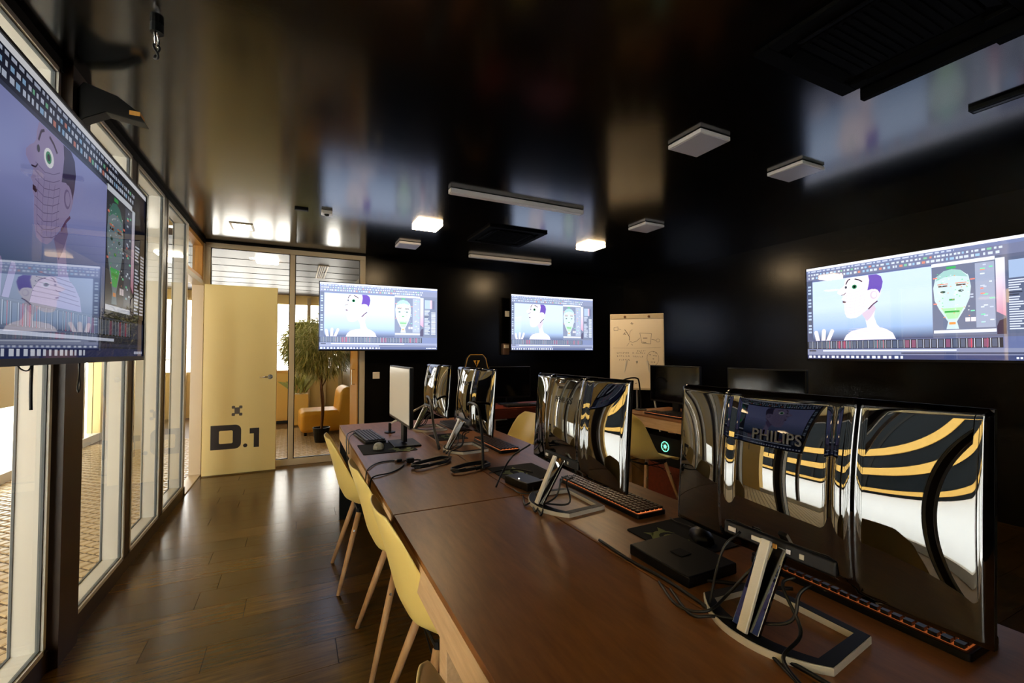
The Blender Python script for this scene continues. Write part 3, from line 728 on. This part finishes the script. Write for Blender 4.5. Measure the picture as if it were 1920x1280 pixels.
for row, (y, xs) in enumerate(((.475, (.12, .36)), (.475, (.42, .64)), (.43, (.12, .36)), (.425, (.42, .62)), (.38, (.16, .34)), (.505, (.5, .66)))):
    x = xs[0]
    while x < xs[1]:
        pts = [(x + rnd.uniform(0, .022), y + rnd.uniform(-.012, .012)) for _ in range(5)]; L(pts, .0032); x += .036
P.line([(.80 + .11 * math.cos(i * .35), .40 + .10 * math.sin(i * .35)) for i in range(19)], .003, ink)
for (x, y) in ((.73, .45), (.80, .44), (.84, .435), (.79, .395), (.76, .35), (.81, .35), (.80, .49), (.84, .475)): L([(x, y), (x + .03, y + .006), (x + .02, y - .01)], .004)
L([(.46, .06), (.50, .065)], .006); L([(.53, .06), (.545, .06)], .004)
P.build('sketches', 'printed', fc, (0, 0, 0))
sk_ = [o for o in bpy.data.objects if o.name.startswith('sketches')][0]
sk_.location = (0, -.008, zb); sk_.rotation_euler = (tl, 0, 0)
for o in kids(fc):
    if o.name.startswith('knob'):
        o.location = (o.location.x, -.0145 + (Hb - .02) * math.sin(-tl) * 1.0, zb + (Hb - .02) * math.cos(tl))
box(-W / 2 - .01, -.05, -.022, W / 2 + .01, .02, -.002).build('pen_tray', 'cream', fc, loc=(0, 0, zb), bevel=.003)
for x, yy in ((-.26, 0), (.26, 0), (0, .55)):
    MB().tube([(x * .5, .03, zb + .35), (x * 1.3, yy + (.02 if yy == 0 else 0), 0.01)], .012, 8).build('leg', 'alum', fc)

# ================================================================== DESKS
DZ = .75
def desk(x0, y0, x1, y1, label, legs, m='desk', e='edge', apron=True, panel=None):
    t = thing('desk', label, 'desk', (x0, y0, 0), 0, 'shared work desks'); L_, W_ = y1 - y0, x1 - x0
    box(0, 0, DZ - .018, W_, L_, DZ).build('desktop', m, t, bevel=.0015)
    if apron:
        a = MB(); a.box(0, 0, DZ - .112, .02, L_, DZ - .0185); a.box(W_ - .02, 0, DZ - .112, W_, L_, DZ - .0185); a.box(.02, 0, DZ - .112, W_ - .02, .02, DZ - .0185); a.box(.02, L_ - .02, DZ - .112, W_ - .02, L_, DZ - .0185)
        a.build('apron', e, t)
    for lx, ly in legs: box(lx - .03, ly - .03, 0, lx + .03, ly + .03, DZ - .113).build('leg', 'edge', t, bevel=.003)
    if panel: box(*panel).build('end_panel', 'steel_black', t)
    return t
d = desk(.33, -.75, .852, 1.664, 'nearest long brown desk, front strip beside the yellow chairs', [(.045, 1.86), (.045, .06), (.47, 2.36), (.47, .06)])
desk(.858, -.75, 1.395, 1.664, 'near brown desk strip carrying the two largest black monitors', [(.49, 2.36), (.49, .06), (.05, 2.36), (.05, .06)])
desk(.33, 1.672, .852, 3.93, 'far brown desk strip with keyboard, mouse and loose cables', [(.47, .06), (.47, 2.15)], panel=(.002, 2.19, 0, .50, 2.25, .637))
desk(.858, 1.672, 1.395, 3.93, 'far brown desk strip under the distant row of black monitors', [(.49, .06), (.49, 2.15)])
t = desk(3.02, 1.5, 3.72, 3.66, 'orange-brown desk by the right wall with glowing keyboard', [(.04, 2.08), (.66, 2.08), (.04, .06), (.66, .06)])
t = desk(1.86, 4.34, 3.0, 4.84, 'dark red desk in front of the black gaming chair', [(.05, .06), (1.09, .06), (.05, .44), (1.09, .44)], 'redwood', 'redwood')

# ================================================================== CHAIRS
def shell_point(s, t):
    """s across -1..1, t 0 (front edge) .. 1 (top of back)"""
    # centre profile: x forward, z up
    pr = [(.215, .425), (.20, .445), (.12, .440), (.02, .432), (-.09, .440), (-.155, .475), (-.19, .54), (-.212, .62), (-.235, .70), (-.262, .775), (-.275, .815)]
    q = t * (len(pr) - 1); i = min(int(q), len(pr) - 2); f_ = q - i
    x = pr[i][0] * (1 - f_) + pr[i + 1][0] * f_; z = pr[i][1] * (1 - f_) + pr[i + 1][1] * f_
    hw = [.17, .205, .225, .232, .235, .235, .232, .228, .220, .195, .125]
    w_ = hw[i] * (1 - f_) + hw[i + 1] * f_
    a = abs(s) ** 2.4
    lift = [0, .01, .028, .05, .075, .09, .075, .04, .015, 0, -.0]
    fw = [0, 0, .0, .01, .03, .055, .06, .055, .045, .035, .02]
    l_ = lift[i] * (1 - f_) + lift[i + 1] * f_; g = fw[i] * (1 - f_) + fw[i + 1] * f_
    z = z if z < .44 else .44 + (z - .44) * 1.10
    return Vector((x + g * a, w_ * s, z + l_ * a))
def make_chair():
    c = thing('shell_chair', 'x', 'chair')
    P_ = [[shell_point(-1 + 2 * j / 16, i / 30) for j in range(17)] for i in range(31)]
    o = MB().grid(P_).build('seat_shell', 'yellow', c, smooth=True, fixn=False)
    sd = o.modifiers.new('thickness', 'SOLIDIFY'); sd.thickness = .007; sd.offset = -1
    ss = o.modifiers.new('smooth', 'SUBSURF'); ss.levels = 1; ss.render_levels = 1
    for sx, sy in ((1, 1), (1, -1), (-1, 1), (-1, -1)):
        a = (sx * .105 + .02, sy * .11, .405); b = (sx * .215 + .01, sy * .215, .0)
        lg_ = MB().tube([a, tuple((p * .5 + q_ * .5) for p, q_ in zip(a, b)), b], [.0155, .0145, .010], 12).build('leg', 'beech', c, smooth=True)
        d_ = Vector(b) - Vector(a); p0 = Vector(a) + d_ * .22; n_ = Vector((sx * .2, sy, 0)).normalized()
        MB().tube([p0 + n_ * .012, p0 + n_ * .0175], .006, 10).build('screw', 'chrome', lg_)
    br = MB()
    for sy in (1, -1):
        br.tube([(.125, sy * .11, .40), (-.085, sy * .11, .40)], .005, 6)
        br.tube([(.125, sy * .10, .35), (-.085, -sy * .10, .40)], .003, 6)
    for sx in (.125, -.085):
        br.tube([(sx, -.11, .40), (sx, .11, .40)], .005, 6); br.tube([(sx, -.12, .33), (sx, .12, .40)], .0025, 6)
        for sy in (1, -1): br.tube([(sx, sy * .11, .395), (sx, sy * .105, .428)], .012, 8)
    br.build('wire_brace', 'steel_black', c)
    return c
proto = make_chair()
chairs = [(.430, 2.88, 0, 'yellow shell chair at the far end of the aisle, first of the row'),
          (.490, 2.10, 0, 'second yellow shell chair, partly hidden behind the nearest whole one'),
          (.500, 1.50, 0, 'nearest whole yellow shell chair tucked under the brown desk edge'),
          (.425, .565, -4, 'yellow chair back just peeking in at the bottom edge of the photo'),
          (1.50, 3.22, 180, 'yellow shell chair seen past the far monitors, facing the main desk'),
          (2.74, 2.98, 0, 'yellow shell chair beside the orange-brown desk below the flip chart')]
for i, (x, y, a, lb) in enumerate(chairs):
    c = proto if i == 0 else copy_tree(proto)
    c.location = (x, y, 0); c.rotation_euler = (0, 0, R(a)); c['label'] = lb; c['group'] = 'yellow shell chairs'

# gaming chair ---------------------------------------------------------
gc = thing('gaming_chair', 'black gaming chair with yellow piping and a triangular yellow emblem', 'chair', (2.12, 5.40, 0), R(-4))
pr = [(-.14, .55), (-.22, .60), (-.25, .80), (-.24, 1.0), (-.18, 1.10), (-.15, 1.17), (-.125, 1.28), (-.085, 1.325), (.085, 1.325), (.125, 1.28), (.15, 1.17), (.18, 1.10), (.24, 1.0), (.25, .80), (.22, .60), (.14, .55)]
MB().prism(pr, .0, .09, 'y').build('backrest', 'black', gc, bevel=.02, seg=3)
MB().tube([(x, -.003, z) for x, z in pr[3:13]], .0035, 6).build('piping', mat('gold_piping', (210, 160, 60), .5), gc)
EM = [[(-.045, 1.25), (-.004, 1.25), (-.016, 1.228), (-.004, 1.185)], [(.045, 1.25), (.004, 1.25), (.014, 1.235), (.002, 1.21), (.012, 1.195), (-.001, 1.183), (.0, 1.165)]]
mb = MB()
for p in EM: mb.prism(p, -.004, .0, 'y')
mb.build('emblem', mat('gold_emblem', (200, 150, 50), .4), gc)
box(-.26, -.50, .44, .26, .02, .55).build('seat', 'black', gc, bevel=.04, seg=3)
MB().tube([(0, -.22, .10), (0, -.22, .44)], .03, 12).build('gas_lift', 'steel_black', gc)
for k in range(5):
    a = R(72 * k); l_ = MB().tube([(0, -.22, .12), (.30 * math.cos(a), -.22 + .30 * math.sin(a), .075)], [.03, .018], 8).build('leg', 'steel_black', gc)
    MB().tube([(.30 * math.cos(a) - .02, -.22 + .30 * math.sin(a), .028), (.30 * math.cos(a) + .02, -.22 + .30 * math.sin(a), .028)], .028, 12).build('castor', 'black', l_)
for s_ in (-1, 1): box(s_ * .29 - .03, -.40, .66, s_ * .29 + .03, -.12, .69).build('armrest', 'black', gc, bevel=.01); 
for s_ in (-1, 1): box(s_ * .275 - .015, -.28, .50, s_ * .275 + .015, -.23, .66).build('arm_post', 'steel_black', gc)

# ================================================================== MONITORS
def text_mesh(s, size, depth=.0004):
    cu = bpy.data.curves.new('t', 'FONT'); cu.body = s; cu.size = size; cu.extrude = depth; cu.align_x = 'CENTER'; cu.space_character = 1.05; cu.offset = size * .012
    o = bpy.data.objects.new('t', cu); COL.objects.link(o)
    dg = bpy.context.evaluated_depsgraph_get(); me = bpy.data.meshes.new_from_object(o.evaluated_get(dg)); bpy.data.objects.remove(o); return me
def monitor_back(label, x, y, rz, W=.645, Hm=.385, cables=True, detail=True, tilt=4, seed=1):
    """screen faces +x, glossy back faces -x; foot on the desk"""
    t = thing('monitor', label, 'monitor', (x, y, DZ), R(rz), 'glossy black monitors with backs to the aisle')
    zb = .118; tr = (0, R(tilt), 0)  # top leans towards +x
    piv = (0, 0, zb)
    nu, nv = 96, 56; g = []
    for i in range(nu + 1):
        row = []
        for j in range(nv + 1):
            a = -W / 2 + W * i / nu; b = Hm * j / nv
            e = min(W / 2 - abs(a), b, Hm - b)
            ed = .016 * math.sqrt(max(0, 1 - (1 - min(1, e / .014)) ** 2))
            ca = abs(a) / (W / 2); cb_ = abs(b - Hm / 2) / (Hm / 2)
            dome = .036 * (1 - ca ** 2.2) * (1 - .72 * cb_ ** 2.0) + .010 * (1 - ca ** 2) 
            blk = .016 * sm(.155, .140, abs(a)) * sm(.02, .04, b)
            inn = -.006 * sm(.126, .100, abs(a))
            row.append((-(.004 + ed + dome + blk + inn), a, b))
        g.append(row)
    sh = MB().grid(g).build('back_shell', 'gloss', t, smooth=True, fixn=False, loc=piv, rot=tr)
    f_ = MB(); f_.box(-.006, -W / 2, 0, .006, W / 2, Hm); f_.build('bezel', 'black', t, loc=piv, rot=tr, bevel=.002)
    box(.0062, -W / 2 + .008, .016, .0072, W / 2 - .008, Hm - .008).build('screen', mat('dark_screen', (.003, .003, .004), .1), t, loc=piv, rot=tr)
    # connector ledge under the block
    lb = MB(); lb.box(-.071, -.125, .035, -.006, .125, .068); lb.build('port_housing', 'black', t, loc=piv, rot=tr, bevel=.006)
    if detail:
        k = 0
        for a, w_, m_ in ((-.10, .020, 'lampwhite'), (-.035, .030, 'alum'), (.005, .010, 'wood_y'), (.035, .010, 'chrome'), (.062, .010, 'mousegrey')):
            MB().box(-.0745, -a - w_ / 2, .046, -.0712, -a + w_ / 2, .057).build('port', m_, t, loc=piv, rot=tr, bevel=.002)
    tm = text_mesh('PHILIPS', .034); to = bpy.data.objects.new('lettering', tm); COL.objects.link(to); to.parent = t
    tm.materials.clear(); tm.materials.append(M['key'])
    to.matrix_local = Matrix.Translation(piv) @ Matrix.Rotation(R(tilt), 4, 'Y') @ Matrix.Translation((-.0735, 0, .275)) @ Matrix(((0, 0, -1, 0), (-1, 0, 0, 0), (0, 1, 0, 0), (0, 0, 0, 1)))
    # neck: flat aluminium bar leaning from the base front up to the panel
    a = Vector((-.172, 0, .017)); b = Vector((-.088, 0, .19)); 
    nk = MB(); nk.obox(a, b - a, (0, 1, 0), (b - a).cross(Vector((0, 1, 0))), .0105, .005); nk.build('neck', 'alum', t, bevel=.002)
    nb = MB(); nb.obox(a + Vector((.012, 0, 0)), b - a + Vector((.03, 0, .01)), (0, 1, 0), (b - a).cross(Vector((0, 1, 0))), .03, .005); nb.build('neck_cover', 'gloss', t, bevel=.002)
    # D shaped ring foot
    ot = [(.055, -.125), (.055, .125)] + [( -.185 + .075 * (abs(yy) / .15) ** 2.2, yy) for yy in [.145 - .29 * i / 14 for i in range(15)]]
    it = [(.035, -.105), (.035, .105)] + [( -.150 + .060 * (abs(yy) / .15) ** 2.2, yy) for yy in [.118 - .236 * i / 14 for i in range(15)]]
    n = len(ot); vs = []; fs = []
    for p, z in [(ot, 0), (ot, .015), (it, .015), (it, 0)]: vs += [(q_[0], q_[1], z) for q_ in p]
    for r_ in range(4):
        for k in range(n): fs.append((r_ * n + k, r_ * n + (k + 1) % n, ((r_ + 1) % 4) * n + (k + 1) % n, ((r_ + 1) % 4) * n + k))
    MB().add(vs, fs).build('foot_ring', 'alum', t, bevel=.001)
    vs2 = []; 
    for p, z in [(ot, .0152), (ot, .0162), (it, .0162), (it, .0152)]: vs2 += [(q_[0] * .985, q_[1] * .985, z) for q_ in p]
    MB().add(vs2, fs).build('foot_top', 'steel_black', t)
    rnd = random.Random(seed)
    if cables:
        for k, a in enumerate((.04, -.035, -.07)):
            bx = rnd.uniform(-.16, .16)
            cable('cable', [(-.05, a, zb + .0), (-.075, a + .01, .10), (-.10, a + rnd.uniform(-.05, .05), .04), (-.17, bx * .6, .014), (-.20, bx, .004), (-.16, bx + .1, .004)], .0034, parent=t)
    return t
m3 = monitor_back('nearest and largest glossy black monitor back, reflecting yellow and white bands', 1.01, .63, 0, seed=2)
m2 = monitor_back('middle glossy black monitor back with aluminium foot and glowing keyboard behind', 1.01, 1.50, -1, seed=3)
m1 = monitor_back('glossy monitor back in front of the gaming chair, cables looping at its neck', 1.0, 2.61, 0, W=.62, seed=4)
m0 = monitor_back('farthest glossy monitor back of the desk row, beside the pale screen', 1.0, 3.42, 0, W=.62, seed=5)

def monitor_front(label, loc, rz, W, Hm, m, zb=.14, name='flat_monitor', top='black'):
    """screen faces -x local"""
    t = thing(name, label, 'monitor', loc, R(rz))
    box(-.004, -W / 2, zb, .02, W / 2, zb + Hm).build('housing', 'black', t, bevel=.003)
    box(-.0052, -W / 2 + .010, zb + .018, -.0045, W / 2 - .010, zb + Hm - .010).build('screen', m, t)
    box(.02, -.04, .02, .045, .04, zb + Hm * .5).build('stand', 'steel_black', t, bevel=.003)
    box(-.05, -.12, 0, .12, .12, .012).build('foot', 'steel_black', t, bevel=.005)
    return t
dsc = mat('switched_off_screen', (.002, .002, .003), .08, spec=.25)
paleS = mat('painted_reflection_screen', (.22, .21, .19), .2, spec=.6, emit=(1, .86, .62), es=.24)  # reflection of the light door painted as pale colour and weak glow
monitor_front('pale screen with painted reflection facing the aisle on the far end of desk', (.61, 2.93, DZ), 0, .62, .36, paleS, zb=.148)
monitor_front('switched-off monitor on orange-brown desk, overlapping the flip chart', (3.36, 3.24, DZ), 0, .64, .37, dsc, zb=.10)
monitor_front('switched-off monitor just above the nearest glossy monitor, brownish reflection', (3.36, 2.30, DZ), 0, .66, .37, dsc, zb=.10)
monitor_front('dark monitor on the red desk in front of the gaming chair', (2.24, 4.64, DZ), 82, .50, .36, dsc, zb=.08)

# ================================================================== KEYBOARDS, PADS, MICE
def keyboard(label, x, y, rz, lit, L=.44, Wd=.135, z=DZ, group='desk keyboards', glow='orangeglow'):
    """long side along local y, keys rise towards +x... flat slab with raised caps"""
    t = thing('keyboard', label, 'keyboard', (x, y, z), R(rz), group)
    MB().prism(rr(-Wd / 2, -L / 2, Wd / 2, L / 2, .01), .0, .016).build('base', 'black', t, bevel=.002)
    if lit: MB().prism(rr(-Wd / 2 + .009, -L / 2 + .010, Wd / 2 - .009, L / 2 - .010, .004), .0162, .0185).build('backlight', glow, t)
    mb = MB(); rows = 6; p = .0205
    for r_ in range(rows):
        cx = -Wd / 2 + .014 + r_ * (Wd - .028) / (rows - 1); yy = -L / 2 + .012
        while yy < L / 2 - .014:
            w_ = p if (r_ != rows - 1 or abs(yy) > .07) else .12
            h_ = .0082; a = .0075
            mb.prism([(cx - a, yy - .0005), (cx + a, yy - .0005), (cx + a, yy + w_ - .006), (cx - a, yy + w_ - .006)], .0187, .0187 + h_)
            yy += w_
    mb.build('keycaps', 'keygrey' if not lit else 'key', t, kind='stuff', fixn=True)
    return t
k1 = keyboard('black keyboard at the far left corner of desk beside a mouse', .465, 3.24, 4, False)
k2 = keyboard('orange-backlit black keyboard behind the middle monitor foot', 1.17, 1.50, 0, True, .53)
k3 = keyboard('orange-backlit keyboard mostly hidden in the dark behind nearest monitor', 1.235, .62, 0, True, .46, glow='orangefaint')
k4 = keyboard('orange-backlit keyboard on the orange-brown desk below the switched-off screen', 3.16, 3.14, 0, True, .46)
k5 = keyboard('black keyboard under the glossy monitor in front of gaming chair', 1.16, 2.62, 0, True, .44)
k6 = keyboard('dark keyboard on the red desk beside the gaming chair', 2.30, 4.44, 86, False, .42)
k7 = keyboard('black keyboard beneath the farthest glossy monitor', 1.16, 3.42, 0, False, .44)
def swirl(P, cx, cy, s, c_):
    for rad, a0, a1, w_ in ((1, 30, 330, .34), (.48, 200, 480, .26)):
        pts = [(cx + s * rad * math.cos(R(a0 + (a1 - a0) * i / 14)), cy + 1.35 * s * rad * math.sin(R(a0 + (a1 - a0) * i / 14))) for i in range(15)]
        for i in range(14):
            w1 = w_ * s * math.sin(math.pi * (i + .3) / 15.) ; w2 = w_ * s * math.sin(math.pi * (i + 1.3) / 15.)
            def off(p, w__): dx, dy = p[0] - cx, p[1] - cy; d_ = math.hypot(dx, dy); return (p[0] + dx / d_ * w__, p[1] + dy / d_ * w__), (p[0] - dx / d_ * w__, p[1] - dy / d_ * w__)
            a, b = off(pts[i], w1), off(pts[i + 1], w2); P.poly([a[0], b[0], b[1], a[1]], c_)
    for k in range(5):
        a = R(60 + 50 * k); P.poly([(cx + s * 1.2 * math.cos(a), cy + s * 1.5 * math.sin(a)), (cx + s * 1.9 * math.cos(a + .25), cy + s * 2.2 * math.sin(a + .25)), (cx + s * 1.2 * math.cos(a + .45), cy + s * 1.5 * math.sin(a + .45))], c_)
def mousepad(label, x, y, rz, w_=.25, h_=.30, ex=.5, ey=.5):
    t = thing('mouse_pad', label, 'mouse pad', (x, y, DZ), R(rz), 'black mouse pads with green swirl')
    MB().prism(rr(-w_ / 2, -h_ / 2, w_ / 2, h_ / 2, .01), 0, .003).build('mat', 'padblack', t)
    P = Print(w_, h_); P.layer(); swirl(P, ex, ey, .17, (110, 122, 46)); 
    P.build('emblem', 'printed', t, (0, -h_ / 2, .0033), (R(-90), 0, 0))
    return t
pd = mousepad('black mouse pad with green swirl under the pale mouse', .52, 2.86, 0, .32, .30, .80, .26)
pd2 = mousepad('black mouse pad with green swirl left of the middle monitor foot', 1.02, 1.98, 0, .26, .28, .4, .5)
pd3 = mousepad('black mouse pad with green swirl between middle and nearest monitor', 1.14, 1.06, 0, .27, .25, .3, .5)
pd4 = mousepad('black mouse pad beneath the farthest monitor at the desk end', .98, 3.04, 0, .22, .24, .5, .5)
for o in bpy.data.objects:
    if o.name.startswith('emblem') and o.parent and o.parent.name.startswith('mouse_pad'): o.rotation_euler = (R(-90), 0, 0)
def mouse(label, x, y, rz, m, z=DZ + .0035):
    t = thing('mouse', label, 'mouse', (x, y, z), R(rz), 'computer mice')
    P_ = []
    for i in range(13):
        u = i / 12; xx = -.055 + .11 * u; hw = .031 * math.sqrt(max(0, 1 - (2 * u - 1) ** 4)) + .0008; hz = .036 * math.sin(math.pi * (u * .85 + .12)) ** .7
        P_.append([(xx, hw * math.cos(math.pi * j / 10), hz * math.sin(math.pi * j / 10) ** .8 if 0 < j < 10 else 0) for j in range(11)])
    MB().grid(P_).build('body', m, t, smooth=True)
    MB().tube([(.030, -.003, .029), (.030, .003, .029)], .008, 10).build('scroll_wheel', 'black', t)
    cable('cord', [(.054, 0, .006), (.09, .01, .004), (.13, .04, .003), (.17, .05, .002)], .0018, parent=t)
mouse('pale grey mouse on the black pad at far left of desk', .47, 2.86, 75, 'mousegrey')
mouse('black mouse with red lights on the pad between the big monitors', 1.17, 1.02, 60, 'black')

# loose items, cables ---------------------------------------------------
G = 'loose cables on the desk'
cable('cable', [(.44, 3.50, .775), (.36, 3.42, .77), (.325, 3.30, .765), (.305, 3.1, .74), (.30, 2.95, .66), (.325, 2.8, .55)], .0035, 'thin black cable hanging over desk corner behind the first chair', group=G)
cable('cable', [(.45, 3.46, .772), (.37, 3.34, .77), (.33, 3.2, .76), (.312, 3.02, .70)], .003, 'second thin black cable at the desk corner above the first chair', group=G)
cable('cable', [(.32, 2.33, .70), (.335, 2.36, .753), (.40, 2.47, .754), (.48, 2.49, .754), (.54, 2.44, .754)], .0035, 'black cable crossing the desk edge above the second chair, upper one', group=G)
cable('cable', [(.318, 2.18, .70), (.335, 2.2, .753), (.42, 2.24, .754), (.48, 2.30, .754), (.52, 2.37, .754)], .0035, 'black cable crossing the desk edge above the second chair, lower one', group=G)
def bundle(label, c_, a, b, turns, r=.0045, rz=0, seed=0):
    rnd = random.Random(seed); pts = []
    for i in range(turns * 14):
        th = 2 * math.pi * i / 14; k = 1 + rnd.uniform(-.10, .10)
        e = 2.6
        ux = math.copysign(abs(math.cos(th)) ** (2 / e), math.cos(th)); uy = math.copysign(abs(math.sin(th)) ** (2 / e), math.sin(th))
        pts.append((a * k * ux * math.cos(rz) - b * k * uy * math.sin(rz), a * k * ux * math.sin(rz) + b * k * uy * math.cos(rz), r + .006 * (i / 14) + rnd.uniform(0, .004)))
    t = thing('cable_coil', label, 'cable', c_, 0, 'coiled power cables')
    MB().tube(pts, r, 6).build('coil', 'rubber', t, smooth=True)
    return t
c1 = bundle('flattened coil of black power cable in the middle of far desk strip', (.66, 2.32, DZ), .045, .125, 3, rz=R(-62), seed=1)
c2 = bundle('second coil of black cable to the right, near the desk seam', (.81, 2.14, DZ), .04, .12, 3, rz=R(-70), seed=2)
t = thing('power_plug', 'black power plug lying left of the cable coil', 'plug', (.565, 2.42, DZ)); box(-.02, -.014, .001, .02, .014, .026).build('body', 'black', t, bevel=.005); MB().tube([(.02, 0, .012), (.04, 0, .012), (.055, -.01, .01)], .005, 8).build('cable_boot', 'rubber', t)
for s_ in (-1, 1): MB().tube([(-.02, s_ * .007, .013), (-.036, s_ * .007, .013)], .0022, 8).build('pin', 'chrome', t)
t = thing('cable_connector', 'small black connector beyond the plug on the far desk', 'connector', (.515, 2.46, DZ)); box(-.014, -.010, .001, .014, .010, .016).build('body', 'black', t, bevel=.003); box(-.026, -.006, .003, -.0145, .006, .013).build('tip', 'chrome', t)
# boom cable in front of the second monitor
cable('cable', [(.86, 2.10, .757), (.872, 2.13, .82), (.89, 2.19, .93), (.905, 2.27, 1.03), (.915, 2.36, 1.055), (.93, 2.50, 1.045), (.97, 2.6, 1.0)], .0075, 'thick black cable rising from desk to the monitor before the gaming chair', group=G)
cable('cable', [(.80, 2.66, .757), (.82, 2.85, .86), (.84, 2.98, .97), (.86, 3.1, 1.02), (.88, 3.25, 1.02), (.93, 3.36, .96)], .009, 'thick black cable arching up to the farthest glossy monitor', group=G)
cable('cable', [(.80, 1.80, .755), (.86, 1.86, .80), (.92, 1.88, .86), (.96, 1.78, .93)], .004, 'thin cable sloping up to the left edge of the middle monitor', group=G)
cable('cable', [(.86, 2.02, .755), (.94, 2.04, .755), (1.02, 2.02, .755), (1.06, 1.94, .757)], .0028, 'thin cable running towards the swirl pad left of middle monitor', group=G)
cable('cable', [(.868, 1.15, .755), (.862, 1.0, .755), (.872, .88, .755), (.866, .76, .755), (.85, .62, .755), (.858, .5, .755), (.87, .3, .755)], .0045, 'black cable lying along the desk seam beside the nearest foot', group=G)
cable('cable', [(.90, .92, .756), (.95, .84, .757), (.99, .80, .757), (1.06, .74, .757), (1.12, .70, .757)], .005, 'black cable snaking behind the foot ring of nearest monitor', group=G)
cable('cable', [(.868, .735, .70 + .06), (.880, .728, .83), (.892, .712, .90), (.93, .70, .93)], .003, 'thin cable hanging straight in front of the nearest foot', group=G)
t = thing('power_adapter', 'black power adapter box lying in front of the middle monitor', 'adapter', (.93, 1.78, DZ), R(10)); box(-.05, -.085, 0, .05, .085, .035).build('body', 'black', t, bevel=.006); cable('cord', [(-.02, -.085, .015), (-.05, -.12, .006), (-.09, -.09, .005), (-.08, -.02, .005)], .003, parent=t); MB().lathe([(.003, 0), (.003, .001)], (-.03, 0, .035), 8).build('indicator', 'lampcool', t)
t = thing('monitor_box', 'black flat box beside the swirl pad before nearest monitor', 'box', (.985, .93, DZ), R(0)); box(-.09, -.11, 0, .09, .11, .03).build('body', 'black', t, bevel=.004); box(-.02, -.02, .0305, .02, .02, .032).build('lid_plate', 'black_matte', t)
# camera head by the near pad and small objects
t = thing('pen_arm', 'slim silver rod leaning across the corner of the pale screen', 'rod', (.66, 3.4, DZ)); MB().tube([(-.02, 0, .065), (.24, 0, .19)], .0075, 10).build('tube', 'alum', t, smooth=True); MB().tube([(-.02, 0, .0), (-.02, 0, .072)], .011, 10).build('joint', 'black', t); MB().lathe([(.04, 0), (.04, .008), (.012, .012)], (-.02, 0, 0), 20).build('base', 'black', t)
t = thing('headset_hook', 'bent black metal loop standing left of the switched-off monitor', 'stand', (3.30, 3.60, DZ)); MB().tube(smooth_path([(-.28, .06, .28), (-.20, .04, .325), (-.10, 0, .335), (-.06, 0, .29), (-.04, 0, .10), (-.04, 0, .01)]), .008, 8).build('tube', 'steel_black', t, smooth=True); MB().lathe([(.06, 0), (.06, .008), (.01, .012)], (-.04, 0, 0), 20).build('base', 'steel_black', t)
t = thing('computer_tower', 'black computer tower with a green glowing fan under the right desk', 'computer', (3.22, 3.12, .0), 0)
box(-.10, -.23, .30, .10, .23, .56).build('case', 'steel_black', t, bevel=.004)
MB().tube([(-.103, .0 + .045 * math.cos(a), .47 + .045 * math.sin(a)) for a in [2 * math.pi * i / 24 for i in range(24)]], .004, 6, closed=True).build('fan_ring', 'greenglow', t)
MB().tube([(-.103, 0, .47), (-.1005, 0, .47)], .018, 14).build('fan_hub', 'greenglow', t)
for k in range(7):
    a = 2 * math.pi * k / 7; MB().obox((-.1015, .018 * math.cos(a), .47 + .018 * math.sin(a)), (0, .024 * math.cos(a + .3), .024 * math.sin(a + .3)), (0, -math.sin(a), math.cos(a)), (1, 0, 0), .006, .001).build('fan_blade', 'lampwhite', t)
box(-.11, -.25, 0, .11, .25, .30).build('shelf', 'redwood', t)
